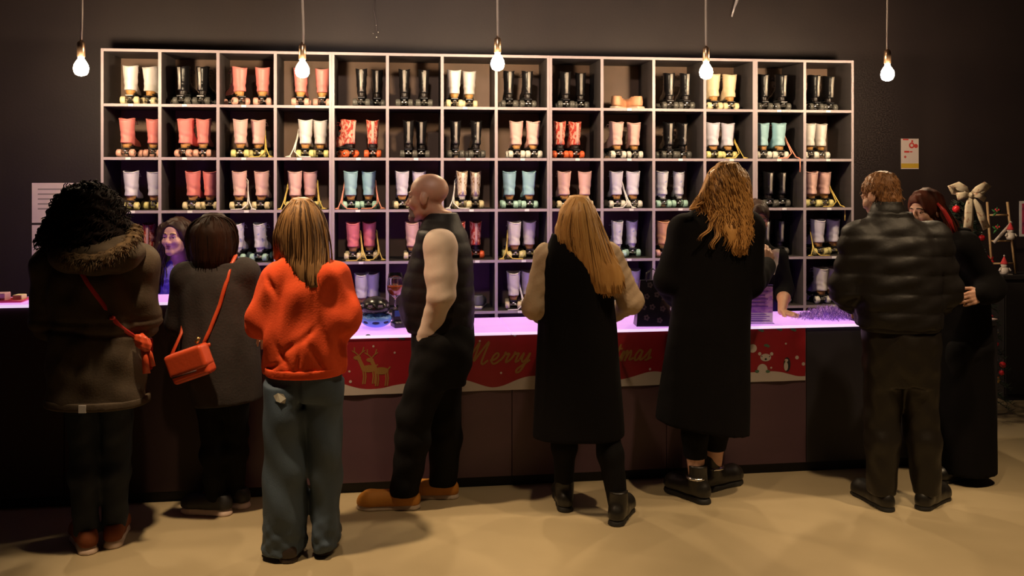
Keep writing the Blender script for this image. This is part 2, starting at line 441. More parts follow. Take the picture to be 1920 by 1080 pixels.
KIND = {
 'white':   (leather('white boot', (.82,.76,.72)), tan, W['cream'], leather('white laces', (.8,.76,.7)), None),
 'lilac':   (leather('lilac white boot', (.72,.68,.78)), tan, W['yellow'], leather('pale laces', (.75,.72,.66)), None),
 'cream':   (leather('cream boot', (.82,.64,.42)), tan, W['cream'], leather('cream laces', (.8,.7,.5)), None),
 'pink':    (leather('salmon pink boot', (.80,.25,.22)), tan, W['pink'], leather('pink laces', (.8,.35,.3)), None),
 'palepink':(leather('pale pink boot', (.80,.50,.44)), tan, W['cream'], leather('pale pink laces', (.8,.5,.45)), None),
 'rose':    (leather('rose pink boot', (.76,.20,.24)), tan, W['pink'], leather('rose laces', (.75,.3,.3)), None),
 'blue':    (leather('light blue boot', (.36,.60,.66)), tan, W['mint'], leather('coral laces', (.8,.28,.18)), None),
 'black':   (mat('glossy black boot', (.010,.009,.010), .28, spec=.4, bump=(60, .08, one)), darkheel, W['smoke'], leather('black laces', (.02,.02,.02)), leather('grey back strip', (.30,.27,.24), .3)),
 'red':     (mat('red patterned boot', (.55,.05,.03), .5, noise=(55, (.80,.42,.30), (1,1,.7), .46, .54)), darkheel, W['orange'], leather('red laces', (.6,.08,.05)), leather('pale back strip', (.7,.42,.34), .4)),
 'leopard': (mat('white and tan patterned boot', (.82,.70,.52), .5, noise=(60, (.42,.22,.08), one, .52, .60)), leather('white heel', (.78,.70,.60)), W['cream'], leather('beige laces', (.7,.6,.45)), leather('white back strip', (.85,.78,.66), .4)),
 'holo':    (mat('white speckled boot', (.80,.78,.82), .35, noise=(45, (.35,.40,.75), one, .58, .70)), leather('white tapered heel', (.78,.74,.72)), W['mint'], leather('white cotton laces', (.8,.8,.78)), None),
 'pinkyellow':(leather('pink and yellow boot', (.80,.42,.22)), leather('yellow heel', (.70,.42,.10)), W['pink'], leather('yellow cotton laces', (.75,.55,.10)), None),
}
COL = {'white':'white','lilac':'lilac-white','cream':'cream','pink':'salmon pink','palepink':'pale pink','rose':'rose pink','blue':'light blue','black':'glossy black','red':'red patterned','leopard':'tan and white patterned','holo':'white speckled','pinkyellow':'pink and yellow'}
NARROW = {'black': .80, 'red': .9, 'leopard': .82, 'holo': .86}
def make_skate(kind):
    bm, hm, wm, lm, st = KIND[kind]
    root = empty('roller_skate', (0,0,0))
    def p(n, m, loc=(0,0,0), par=root):
        o = bpy.data.objects.new(n, SK[n]); C.objects.link(o); o.parent = par; o.location = loc
        ms = m if isinstance(m, list) else [m]
        while len(SK[n].materials) < len(ms): SK[n].materials.append(ms[0])
        for i, q in enumerate(ms): o.material_slots[i].link = 'OBJECT'; o.material_slots[i].material = q
        return o
    b = p('boot', bm); c = p('collar', bm); s = p('sole', blackrub); h = p('heel', hm); l = p('laces', lm)
    w = NARROW.get(kind, 1)
    for o in (b, c, s, h): o.scale = (w*.93, 1, 1)
    if st: p('back_strip', st).scale = (.9, 1, 1)
    pl = p('plate', blackplate)
    for y in (.038, .205):
        t = p('truck', steel, (0, y, .0285))
        for x in (-.044, .044): p('wheel', [wm, steel], (x, y, .0285))
    p('toe_stop', blackrub, (0,.252,.052))
    return root
PROTO = {}
ROWN = ['top','second','third','fourth','fifth']
# row, column, kind, left px, right px, rotation left, rotation right (degrees, + turns the toe to the left), wheel override
PAIRS = [
 (0,1,'white',241,272,4,-24,None),(0,2,'black',336,374,-14,-10,None),(0,3,'pink',456,491,34,4,None),(0,4,'pink',562,603,0,0,None),
 (0,5,'black',677,708,0,0,None),(0,6,'black',758,796,0,3,None),(0,7,'white',853,880,2,-3,None),(0,8,'black',956,992,0,4,None),
 (0,9,'black',1063,1090,0,-6,None),(0,11,'black',1259,1290,0,0,None),(0,12,'cream',1344,1374,6,2,None),(0,13,'black',1437,1472,0,4,None),(0,14,'black',1535,1561,8,8,None),
 (1,1,'pink',232,284,-4,0,None),(1,2,'pink',338,378,-22,0,None),(1,3,'palepink',449,479,4,-10,'yellow'),(1,4,'white',571,599,0,0,'yellow'),
 (1,5,'red',664,699,42,2,None),(1,6,'black',766,790,0,0,None),(1,7,'black',855,896,0,6,None),(1,8,'palepink',970,1003,0,4,'white'),
 (1,9,'red',1052,1083,0,8,None),(1,10,'palepink',1163,1192,14,-2,'white'),(1,11,'black',1258,1285,0,6,None),(1,12,'lilac',1342,1369,0,-6,None),
 (1,13,'blue',1434,1467,-6,0,'white'),(1,14,'white',1523,1545,0,2,'white'),
 (2,1,'lilac',241,285,0,0,None),(2,2,'pink',357,391,-4,0,'cream'),(2,3,'palepink',446,487,0,-4,'cream'),(2,4,'palepink',552,579,3,-3,'yellow'),
 (2,5,'blue',659,690,8,-3,None),(2,6,'lilac',755,786,4,0,'cream'),(2,7,'leopard',868,892,3,-3,None),(2,8,'blue',956,995,-3,3,None),
 (2,9,'palepink',1062,1097,6,-10,'cream'),(2,10,'lilac',1159,1191,0,0,'white'),(2,11,'holo',1248,1276,10,-6,None),(2,13,'black',1446,1470,0,0,None),(2,14,'palepink',1527,1551,0,-4,'yellow'),
 (3,1,'red',243,276,0,0,'orange'),(3,3,'holo',441,482,-6,-10,None),(3,4,'palepink',534,566,0,0,'cream'),(3,5,'rose',661,692,0,0,'cream'),(3,6,'palepink',773,800,0,0,'cream'),(3,7,'red',862,893,0,0,None),
 (3,8,'white',968,994,6,-2,'yellow'),(3,10,'holo',1161,1187,0,-6,None),(3,11,'pinkyellow',1247,1276,0,0,None),(3,13,'black',1440,1467,0,0,None),(3,14,'lilac',1542,1568,6,-4,'yellow'),
 (4,5,'lilac',677,697,0,-4,'white'),(4,8,'white',963,992,-6,0,'cream'),(4,10,'white',1170,1192,0,0,'white'),(4,13,'palepink',1452,1471,0,-2,'white'),(4,14,'white',1547,1563,4,0,'white'),
]
TAILS = {(1,3,1):('yellow',1),(1,4,0):('white',-1),(1,12,1):('yellow',1),(1,13,1):('coral',2),(2,4,0):('yellow',-1),(2,4,1):('yellow',1),(2,5,0):('coral',-1),(2,5,1):('coral',1),
         (2,7,0):('white',-1),(2,10,0):('white',1),(2,14,1):('yellow',2),(3,5,0):('yellow',1),(3,5,1):('yellow',1),(3,8,0):('yellow',-1),(4,8,0):('white',1),(3,14,0):('yellow',-1),(2,3,0):('white',1)}
LC = {'yellow': leather('yellow lace', (.72,.52,.12)), 'white': leather('white lace', (.8,.76,.70)), 'coral': leather('coral lace', (.80,.30,.20))}
for (r, c, kind, pl, pr, rl, rr, wo) in PAIRS:
    for side, (px, ro) in enumerate(((pl, rl), (pr, rr))):
        key = kind
        if key not in PROTO: PROTO[key] = o = make_skate(kind); first = True
        else: o = copy_tree(PROTO[key]); first = False
        rl_ = abs(math.sin(R(ro)))
        dy = .036+.03*rl_
        gap = SH.s_at(pr, dy)-SH.s_at(pl, dy)
        if side == 1 and gap < .124: dy += .060 if gap < .119 else .03
        wl = .064+.045*max(0, math.sin(R(ro))); wr = .064+.045*max(0, -math.sin(R(ro)))
        lo, hi = X0+PX*(c-1)+.011+wl, X0+PX*c-.011-wr
        u = SH.s_at(px, dy)
        while dy < .10 and not lo <= u <= hi: dy += .005; u = SH.s_at(px, dy)
        u = min(max(u, lo), hi)
        if side == 1 and u-u_left < .03: u = min(u_left+.09, hi)
        u_left = u
        o.location = SH.pt(u, dy, ROWZ[6-r]+T*.5+.0004); o.rotation_euler = (0, 0, SH.th+R(ro))
        extra = ', toe turned left' if ro > 20 else ', toe turned right' if ro < -20 else ''
        tag(o, f"{'left' if side == 0 else 'right'} {COL[kind]} roller skate{extra}, {ROWN[r]} shelf row, {NTH[c-1]} compartment from left", 'roller skate', COL[kind]+' roller skates on the shelves')
        for ch in o.children:
            if ch.name.startswith('wheel'): ch.material_slots[0].material = W[wo] if wo else KIND[kind][2]
        if (r, c, side) in TAILS:
            colr, sg = TAILS[r, c, side]
            # trailing laces lie on the shelf board beside the skate (sg 2: one end hangs over the front edge)
            m = MB(); s = 1 if sg > 0 else -1; q = random.Random(r*50+c*3+side)
            room = (hi-u if s > 0 else u-lo)
            wd = min(.065, max(.0, room))
            pts = [(s*.02,.13,.24),(s*.052,.10,.20),(s*.060,.055,.13),(s*(.062+wd*.2),.0,.06),(s*(.064+wd*.5),-.02,.012),(s*(.066+wd*.9),-.030,.0045),(s*(.064+wd*.4),-.028,.0045)]
            if sg == 2: pts = pts[:5]+[(s*(.070+wd*.55),-.05,.005),(s*(.070+wd*.6),-.0625,-.002),(s*(.070+wd*.6),-.065,-.05),(s*(.069+wd*.6),-.065,-.10)]
            m.tube(pts, .0042, 6)
            pts2 = [(s*.02,.135,.235),(s*.050,.10,.17),(s*.062,.04,.10),(s*.066,-.01,.04),(s*.03,-.025,.006),(-s*.01,-.030,.0045),(-s*.045,-.028,.0045)]
            m.tube(pts2, .0042, 6)
            lo_ = m.build('loose_lace', LC[colr], o); lo_.rotation_euler = (0, 0, -R(ro)); lo_['label'] = {'yellow':'loose yellow laces','white':'loose white laces','coral':'loose coral laces'}[colr]
# low shoes on two shelves
def low_shoe(name, upper, solem, label, cat, loc, rz, group):
    root = empty(name, loc, rz); tag(root, label, cat, group)
    f = Field((-.07,-.03,0), (.07,.31,.12), .005)
    f.add(cone((0,.05,.055),.036,(0,.14,.05),.036), .0).add(cone((0,.14,.045),.036,(.003,.22,.038),.034), .02).add(cone((.003,.22,.036),.034,(.003,.245,.034),.028), .02).add(loft([(.03,0,.055,.036,.05),(.085,0,.055,.034,.05),(.10,0,.055,.034,.048)]), .02)
    f.cut(lambda X, Y, Z: .020-Z+0*X); f.sub(loft([(.05,0,.06,.026,.04),(.13,0,.06,.028,.042)]), .004)
    f.build('upper', upper, root)
    f = Field((-.07,-.03,-.01), (.07,.31,.05), .005); f.add(rbox((0,.10,.012),(.036,.10,.012),.01), 0).add(ell((.003,.215,.012),(.042,.065,.014)), .012); f.cut(lambda X, Y, Z: -Z+0*X)
    f.build('sole', solem, root)
    m = MB()
    for i in range(4): m.tube([(-.022,.125+.02*i,.083-.008*i),(0,.128+.02*i,.09-.008*i),(.022,.125+.02*i,.083-.008*i)], .003, 5)
    m.build('laces', solem, root)
    return root
shoeM = leather('peach shoe', (.72,.36,.20)); soleM = leather('pale shoe sole', (.78,.62,.48))
for side, (px, rz) in (('left', (1163, -38)), ('right', (1191, 30))):
    u = SH.s_at(px, .10); low_shoe('low_shoe', shoeM, soleM, f'{side} peach low shoe alone in the top shelf row, tenth compartment from left', 'shoe', SH.pt(u+(-.05 if side == 'left' else .05), .10, ROWZ[6]+T*.5+.0004), SH.th+R(rz), 'peach low shoes in the top row')
u = SH.s_at(895, .08)
low_shoe('low_shoe', leather('grey shoe', (.16,.16,.16)), leather('cream rubber', (.6,.56,.44)), 'grey low shoe in the fifth shelf row beside the man in the vest', 'shoe', SH.pt(u, .08, ROWZ[2]+T*.5+.0004), SH.th+R(-12), None)

# ------------------------------------------------------------------ pendant bulbs
M_cord = mat('braided cord', (.42,.36,.33), .7); M_brass = mat('copper lamp holder', (.80,.52,.34), .3, 1)
M_bulb = mat('glowing bulb', (1,.8,.5), .3, emit=((1,.74,.45), BULB))
BD = -.72
for i, (px, py, lab) in enumerate(((152,128,'leftmost'), (567,132,'second from left'), (933,119,'middle'), (1324,135,'second from right'), (1664,139,'rightmost'))):
    u = SH.s_at(px, BD); z = SH.z_at(px, py, BD)
    root = empty('pendant_bulb', SH.pt(u, BD, z)); tag(root, f'bare glowing bulb on a thin cord above the counter, {lab} of five', 'pendant lamp', 'bare bulbs over the counter')
    m = MB(); m.lathe([(.001,-.047),(.016,-.044),(.032,-.036),(.041,-.018),(.043,0),(.039,.020),(.028,.040),(.018,.054),(.0165,.066)], 24); m.build('bulb', M_bulb, root)
    m = MB(); m.lathe([(.019,.066),(.022,.068),(.022,.150),(.018,.158),(.008,.164),(.005,.175)], 20); m.build('lamp_holder', M_brass, root)
    m = MB(); H = 3.7-z; wob = .006 if i in (0,1) else .002
    m.tube([(wob*math.sin(t*9+i), 0, .16+(H-.165)*t) for t in [j/14 for j in range(15)]], .0065, 8); m.build('cord', M_cord, root)

# ------------------------------------------------------------------ counters
M_panel = mat('plum brown counter panel', (.085,.040,.056), .5, noise=(3, (.070,.033,.047), (1,1,2), .3, .7))
M_dark = mat('near black carcass and shaded panel', (.018,.016,.024), .5)
M_maroon = mat('dark maroon bar panel', (.020,.006,.007), .6)
M_kick = mat('black plinth', (.01,.01,.01), .7)
M_glow = mat('backlit lilac counter top', (.42,.30,.46), .35, emit=((.66,.28,.86), GLOW), noise=(3, (.50,.36,.54), (1,4,1), .3, .7))
M_trim = mat('counter edge strip', (.9,.8,.95), .3, emit=((.95,.72,1.0), GLOW))
M_led = mat('violet led strip', (.3,.2,.9), .4, emit=((.26,.09,1.0), LED))
M_top = mat('dark counter top', (.03,.028,.035), .35)
ch = CO.z_at(960, 622)
def counter(name, label, cat, x0, x1, h, front, panes, seams, depth=.52, shade_from=None):
    root = empty(name, CO_O, CO.th); tag(root, label, cat)
    for a, b in seams:
        boxobj('front_panel', (a+.0015, 0, .06), (b-.0015, .02, h-.016), front if not shade_from or a < shade_from else M_dark, root, .002)  # right-hand front panels: shade painted in as a near-black material
    boxobj('carcass', (x0+.004, .02, .06), (x1-.004, depth-.03, h-.032), M_dark, root)
    boxobj('plinth', (x0+.01, .03, 0), (x1-.01, depth-.04, .06), M_kick, root)
    boxobj('side_panel', (x1-.003, .0, .06), (x1+.015, depth-.01, h-.03), M_dark, root)
    for a, b, lit in panes:
        boxobj('light_panel' if lit else 'worktop', (a+.0015, -.012, h-(.014 if lit else .03)), (b-.0015, depth, h), M_glow if lit else M_top, root, .003)
        if lit: boxobj('led_strip', (a+.01, depth-.029, h-.05), (b-.01, depth-.022, h-.036), M_led, root)
        if lit: boxobj('edge_strip', (a+.0015, -.016, h-.015), (b-.0015, -.012, h-.0005), M_trim, root)
    return root
xa, xj, xk, xl, xe = CO.s_at(453), CO.s_at(958), CO.s_at(1512), CO.s_at(1617), CO.s_at(1866)
seams = [(xa, CO.s_at(640)), (CO.s_at(640), CO.s_at(960)), (CO.s_at(960), CO.s_at(1250)), (CO.s_at(1250), xk), (xk, CO.s_at(1700)), (CO.s_at(1700), xe)]
counter('service_counter', 'long low counter with glowing lilac top under the skate shelves', 'counter', xa, xe, ch, M_panel, [(xa, xj, 1), (xj, xk, 1), (xk, xl, 1), (xl, xe, 0)], seams, shade_from=xk-.01)
bh = CO.z_at(250, 567); xz = CO.s_at(-260)
counter('bar_counter', 'taller dark bar counter at the left with a glowing top edge', 'counter', xz, xa-.02, bh, M_maroon, [(xz, CO.s_at(140), 1), (CO.s_at(140), xa-.02, 1)], [(xz, CO.s_at(120)), (CO.s_at(120), xa-.02)], depth=.32)
# ------------------------------------------------------------------ banner on the counter front
def cat_box(name, label, cat, lo, hi, m, loc, rz, group=None, bevel=.004):
    o = boxobj(name, lo, hi, m, None, bevel); o.location = loc; o.rotation_euler = (0,0,rz); tag(o, label, cat, group); return o
M_red = mat('red satin banner', (.27,.006,.016), .5, noise=(8, (.22,.005,.012), one, .3, .7), bump=(14, .10, (1,1,1)))
M_gold = mat('dull gold print', (.24,.12,.03), .5)
M_snow = mat('off white print', (.42,.36,.33), .7)
M_green = mat('holly green print', (.06,.12,.07), .6)
M_blackp = mat('black print', (.015,.015,.018), .6)
M_browny = mat('brown print', (.16,.07,.04), .6)
ban = empty('christmas_banner', CO_O, CO.th); tag(ban, 'red Merry Christmas banner hanging on the front of the counter', 'banner')
b0, b1 = CO.s_at(642, -.02), CO.s_at(1512, -.02)
bt, bb = ch-.018, CO.z_at(1080, 728, -.02)
def wav(x, z): return -.008-.0028*math.sin(x*13)*min(1, (bt-z)*4)-.0018*math.sin(x*31+z*6)*min(1, (bt-z)*4)
NXB, NZB = 130, 14
m = MB(); v = []
for i in range(NXB+1):
    for j in range(NZB+1):
        x = b0+(b1-b0)*i/NXB; z = bb+(bt-bb)*j/NZB; v.append((x, wav(x, z), z))
nv = len(v); v += [(x, y+.002, z) for x, y, z in v]
f = []
for i in range(NXB):
    for j in range(NZB):
        a = i*(NZB+1)+j; q = (a, a+NZB+1, a+NZB+2, a+1); f.append(q); f.append(tuple(k+nv for k in reversed(q)))
m.add(v, f, 0, True); m.build('cloth', M_red, ban)
def patch(mb, poly, mi=0, lift=.0015):
    """flat printed shape that follows the banner's surface (polygon in x,z, triangle fan from centre)"""
    cx = sum(p[0] for p in poly)/len(poly); cz = sum(p[1] for p in poly)/len(poly)
    v = [(x, wav(x, z)-lift, z) for x, z in poly]+[(cx, wav(cx, cz)-lift, cz)]
    n = len(poly); mb.add(v, [(n, i, (i+1) % n) for i in range(n)], mi)
def disc(mb, x, z, r, rz=None, mi=0, lift=.0015, n=16):
    patch(mb, [(x+r*math.cos(2*math.pi*k/n), z+(rz or r)*math.sin(2*math.pi*k/n)) for k in range(n)], mi, lift)
def stroke(mb, pts, w, lift=.0016, mi=0):
    pts = [Vector(p) for p in pts]; v = []
    for i, p in enumerate(pts):
        t = (pts[min(i+1, len(pts)-1)]-pts[max(i-1, 0)]); t.normalize(); n = Vector((-t.y, t.x))*(w if not isinstance(w, list) else w[i])*.5
        for q in (p+n, p-n): v.append((q.x, wav(q.x, q.y)-lift, q.y))
    mb.add(v, [(2*i, 2*i+1, 2*i+3, 2*i+2) for i in range(len(pts)-1)], mi)
def spl(pts, n=6):
    P = [Vector(p) for p in pts]; P = [P[0]*2-P[1]]+P+[P[-1]*2-P[-2]]; out = []
    for i in range(1, len(P)-2):
        for k in range(n):
            t = k/n; a, b, c, d = P[i-1], P[i], P[i+1], P[i+2]
            out.append(.5*((2*b)+(c-a)*t+(2*a-5*b+4*c-d)*t*t+(3*b-a-3*c+d)*t**3))
    return out+[P[-2]]
# script lettering: strokes in units of the x-height, slanted
GL = {
 'M': (2.5, [[(0,-.1),(.25,.15),(.6,1.1),(.9,2.0),(.95,1.2),(1.0,.3),(1.35,1.2),(1.75,2.05),(1.75,1.2),(1.75,.25),(1.95,.0),(2.3,.35)]]),
 'C': (1.9, [[(1.5,1.55),(1.35,1.95),(.9,1.95),(.4,1.4),(.25,.6),(.55,.05),(1.05,.1),(1.6,.5)]]),
 'e': (.95, [[(.0,.3),(.45,.45),(.62,.8),(.42,1.0),(.18,.75),(.15,.3),(.4,.02),(.7,.1),(.95,.35)]]),
 'r': (.9, [[(0,.3),(.2,.7),(.25,1.05),(.35,.85),(.62,.92),(.58,.5),(.6,.12),(.9,.3)]]),
 'y': (1.0, [[(0,.35),(.2,.95),(.2,.4),(.38,.1),(.62,.4),(.78,.95),(.7,.2),(.45,-.7),(.15,-.85),(.1,-.55),(.5,-.15),(1.0,.3)]]),
 'h': (1.05, [[(0,.3),(.4,1.2),(.5,1.9),(.32,1.95),(.25,1.2),(.2,.0),(.3,.6),(.55,.98),(.68,.7),(.66,.15),(1.05,.3)]]),
 'i': (.55, [[(0,.3),(.2,.95),(.2,.3),(.32,.05),(.55,.3)], [(.27,1.35),(.33,1.42)]]),
 's': (.75, [[(0,.25),(.35,.95),(.40,1.05),(.45,.6),(.42,.12),(.15,.05),(.4,.1),(.75,.3)]]),
 't': (.7, [[(0,.3),(.28,1.0),(.35,1.6),(.3,.6),(.34,.1),(.7,.3)], [(.05,1.12),(.65,1.18)]]),
 'm': (1.35, [[(0,.3),(.18,.98),(.2,.0),(.3,.6),(.48,.98),(.56,.7),(.56,.0),(.66,.6),(.85,.98),(.95,.6),(.98,.12),(1.35,.3)]]),
 'a': (1.0, [[(.62,.85),(.35,1.0),(.1,.55),(.2,.08),(.48,.2),(.66,.95),(.64,.3),(.76,.06),(1.0,.3)]]),
}
m = MB()
def word(txt, x, z, u, w):
    for chh in txt:
        adv, strokes = GL[chh]
        for st in strokes:
            p = spl([(x+(a+.38*b)*u, z+b*u) for a, b in st], 5); stroke(m, p, w)
        x += adv*u
    return x
ux = CO.s_at(866, -.02); word('Merry', ux, CO.z_at(930, 683, -.02), .060, .011)
m.build('lettering', M_gold, ban)['label'] = 'gold script word Merry'
m = MB(); ux = CO.s_at(1046, -.02); word('Christmas', ux, CO.z_at(1160, 678, -.02), .060, .011)
m.build('lettering', M_gold, ban)['label'] = 'gold script word Christmas'
m = MB(); g = random.Random(5); x = b0+.001; n = 0     # snow drifts along the bottom edge
hs = []
while x < b1:
    hs.append((x, .028+.040*abs(math.sin(x*5.3+.6))**1.5+.012*math.sin(x*17))); x += .012
hs.append((b1-.001, .05))
v = []
for xx, hh in hs: v += [(xx, wav(xx, bb)-.0015, bb), (xx, wav(xx, bb+hh*.5)-.0015, bb+hh*.5), (xx, wav(xx, bb+hh)-.0015, bb+hh)]
m.add(v, [(3*i+j, 3*i+3+j, 3*i+4+j, 3*i+1+j) for i in range(len(hs)-1) for j in (0,1)])
m.build('snow_border', M_snow, ban)['label'] = 'off-white snow drift border'
def pz(px, py): return (CO.s_at(px, -.02), CO.z_at(px, py, -.02))
def deer(px, py, s):
    m = MB(); X, Z = pz(px, py)
    def P(a): return [(X+x*s, Z+z*s) for x, z in a]
    disc(m, X, Z, .055*s, .028*s); patch(m, P([(-.055,.0),(-.085,.075),(-.06,.085),(-.03,.02)])); disc(m, X-.085*s, Z+.085*s, .028*s, .016*s)
    for lx in (-.042,-.026,.03,.046): stroke(m, P([(lx,-.01),(lx+.006,-.06),(lx-.002,-.115)]), .010*s)
    for sg in (-1, 1): stroke(m, P([(-.072,.10),(-.075+.03*sg,.13),(-.07+.035*sg,.165)]), .008*s); stroke(m, P([(-.075+.02*sg,.12),(-.075+.05*sg,.14)]), .007*s)
    stroke(m, P([(.05,.01),(.068,.03)]), .010*s)
    m.build('reindeer', M_gold, ban)['label'] = 'gold reindeer print'
deer(691, 692, .72); deer(715, 696, .72)
m = MB()   # bear print
X, Z = pz(1431, 694); disc(m, X, Z, .031, .034); X, Z = pz(1437, 671); disc(m, X, Z, .032, .022, lift=.002)
for a in (1426, 1448): disc(m, *pz(a, 664), .010, lift=.0018)
disc(m, pz(1437, 674)[0], pz(1437, 674)[1], .007, .006, 1, .0026); disc(m, *pz(1430, 669), .0035, None, 1, .0026); disc(m, *pz(1444, 669), .0035, None, 1, .0026)
for a in (1421, 1441): disc(m, *pz(a, 697), .013, .009, 2, .0026)
m.build('bear', [M_snow, M_blackp, M_green], ban)['label'] = 'white bear print'
m = MB(); X, Z = pz(1477, 684); disc(m, X, Z, .022, .042, 1); disc(m, X-.007, Z-.010, .013, .026, 0, .002); disc(m, X-.004, Z+.024, .011, .009, 0, .002); disc(m, X-.012, Z+.022, .004, .003, 2, .0026)
m.build('penguin', [M_snow, M_blackp, M_gold], ban)['label'] = 'black and white penguin print'
for px, py, r in ((1413,654,.025),(1496,671,.011),(1508,683,.010),(1447,690,.006),(657,716,.008),(655,697,.006),(900,640,.006),(966,629,.008),(940,700,.006),(1220,693,.007),(1475,645,.006),(700,650,.006),(740,662,.006),(870,700,.005)):
    m = MB(); disc(m, *pz(px, py), r); m.build('snowflake', M_snow, ban)
for px, py in ((1427,619),(1462,617),(1488,618),(1438,648),(690,630),(722,632),(752,634)):
    m = MB(); X, Z = pz(px, py); disc(m, X, Z, .014, .008); disc(m, X+.012, Z-.006, .010, .007); m.build('holly_sprig', M_green, ban)

# ------------------------------------------------------------------ things on the long counter
def ctop(px, dy, h=None): return CO.pt(CO.s_at(px, dy), dy, (ch if h is None else h)+.0006)
# blue and black helmets
M_blue = mat('blue helmet shell', (.10,.28,.85), .35, noise=(6, (.14,.36,.9), one, .3, .7)); M_navy = mat('navy vent', (.01,.015,.08), .5)
M_bshell = mat('black helmet shell', (.010,.010,.012), .25)
def helmet(label, loc, rz, shell, vent, flip=False, s=1.0):
    root = empty('helmet', loc, rz); tag(root, label, 'helmet')
    f = Field((-.14,-.16,-.02), (.14,.16,.18), .006)
    f.add(ell((0,0,.045), (.105*s,.128*s,.095*s)), 0); f.cut(lambda X, Y, Z: .002+.018*(1-np.clip(np.abs(Y)/.08, 0, 1))*0-Z+0*X); f.sub(ell((0,0,.03), (.092*s,.114*s,.085*s)), .004)
    for ang in range(0, 360, 45):
        a = R(ang+18); f.sub(ell((.098*s*math.cos(a), .12*s*math.sin(a), .062), (.020,.020,.010)), .003)
    f.build('shell', shell, root)
    for ang in range(0, 360, 45):
        a = R(ang+18); M = Matrix.Translation((.094*s*math.cos(a), .116*s*math.sin(a), .062)) @ Matrix.Rotation(a, 4, 'Z')
        m = MB(); m.box((-.004,-.017*s,-.008), (.002,.017*s,.008), 0, M); m.build('vent', vent, root)
    m = MB(); m.tube([(-.09*s,.0,.02),(-.06*s,-.03*s,.008),(0,-.05*s,.006),(.06*s,-.03*s,.008),(.09*s,.0,.02)], [(.008,.002)]*5, 6, flat=(0,0,1)); m.build('chin_strap', vent, root)
    return root
hb = helmet('blue helmet with dark vents lying upside down on the glowing counter beside the orange sweater', ctop(705, .25), .4, M_blue, M_navy, s=.80)
HH = (.045+.095*.80)*.66
for chd in hb.children: chd.rotation_euler = (math.pi, 0, 0); chd.location = (0, 0, HH+.001); chd.scale = (1.05, 1.05, .66)
helmet('black helmet with grey vents resting on the upturned blue helmet', ctop(704, .25)+Vector((0,0,HH+.0005)), .2, M_bshell, mat('grey vent', (.25,.22,.24), .5), s=.78).scale = (1, 1, .82)
# card terminal with a cocktail glass standing behind it
M_term = mat('terminal plastic', (.02,.02,.03), .35); M_key = mat('terminal keys', (.3,.3,.34), .5); M_scr = mat('terminal screen', (.05,.12,.4), .2)
tr = empty('card_terminal', ctop(747, .25), CO.th+.25); tag(tr, 'small black and blue card terminal standing under the cocktail glass', 'card terminal')
m = MB(); m.box((-.035,-.05,0), (.035,.05,.028)); m.box((-.028,.0,.028), (.028,.045,.10)); m.build('body', M_term, tr, .006)
boxobj('screen', (-.022,-.0015,.06), (.022,.0005,.094), M_scr, tr)
m = MB()
for i in range(3):
    for j in range(3): m.box((-.024+.018*i,-.044+.014*j,.028), (-.011+.018*i,-.034+.014*j,.031))
m.build('keypad', M_key, tr)
M_glass = mat('clear glass', (.95,.95,.97), .03, trans=1); M_drink = mat('orange red drink', (.55,.09,.015), .12, spec=.7)
gb = ch+.1015
gl = empty('cocktail_glass', CO.pt(CO.s_at(741, .28), .275, gb), 0); tag(gl, 'stemmed balloon glass of orange red drink beside the man in the vest', 'glass')
m = MB(); m.lathe([(.0,.0),(.030,.0),(.031,.002),(.008,.006),(.0045,.012),(.0045,.055),(.010,.066),(.034,.082),(.047,.11),(.048,.135),(.042,.175),(.038,.205),(.0365,.205),(.0405,.175),(.0465,.135),(.0455,.111),(.033,.084),(.008,.07),(.0,.069)], 32); m.build('glass', M_glass, gl)
m = MB(); m.lathe([(.0,.0715),(.008,.0720),(.0315,.0855),(.0440,.1115),(.0450,.134),(.0,.134)], 28); m.build('drink', M_drink, gl)
m = MB(); m.box((-.014,-.012,.118), (.012,.014,.143), 0, Matrix.Rotation(.4, 4, 'Z')); m.build('ice_cube', mat('ice', (.9,.75,.55), .1, trans=.6), gl)
# glossy gift bag
M_bagb = mat('black printed bag', (.012,.010,.014), .28); M_bag_lit = mat('lilac lit bag side', (.10,.05,.14), .35); M_pr = mat('grey flower print', (.075,.055,.058), .4)  # violet sides: lilac light from the counter painted into the colour
bg = empty('gift_bag', ctop(1224, .11), CO.th-.10); tag(bg, 'black gift bag with pale flower print standing on the counter by the long black coat', 'bag')
m = MB(); W0, W1, D0, D1, HB = .105, .075, .055, .012, .262
v = [(-W0,-D0,0),(W0,-D0,0),(W0,D0,0),(-W0,D0,0),(-W1,-D1,HB),(W1,-D1,HB),(W1,D1,HB),(-W1,D1,HB)]
m.add(v, [(0,3,2,1),(0,1,5,4),(2,3,7,6),(4,5,6,7)], 0); m.add(v, [(1,2,6,5),(3,0,4,7)], 1); m.build('body', [M_bagb, M_bag_lit], bg)
for (x, z) in ((-.045,.05),(.03,.035),(-.01,.11),(.05,.10),(-.04,.17),(.02,.18),(.045,.225),(-.02,.235),(-.06,.11),(.06,.16)):
    y = -D0+(D0-D1)*z/HB-.0015
    m = MB()
    for k in range(5):
        a = 2*math.pi*k/5; cx, cz = x+.011*math.cos(a), z+.011*math.sin(a)
        pl = [(cx+.007*math.cos(2*math.pi*i/8), y+(D0-D1)/HB*.007*math.sin(2*math.pi*i/8)+(cz-z)*(D0-D1)/HB, cz+.007*math.sin(2*math.pi*i/8)) for i in range(8)]
        m.add(pl, [tuple(range(8))])
    m.build('flower_print', M_pr, bg)
for sy in (-1, 1):
    m = MB(); m.tube([(-.04,sy*D1,HB-.01),(-.036,sy*D1,HB+.04),(0,sy*D1,HB+.065),(.036,sy*D1,HB+.04),(.04,sy*D1,HB-.01)], .003, 6); m.build('handle', M_bagb, bg)
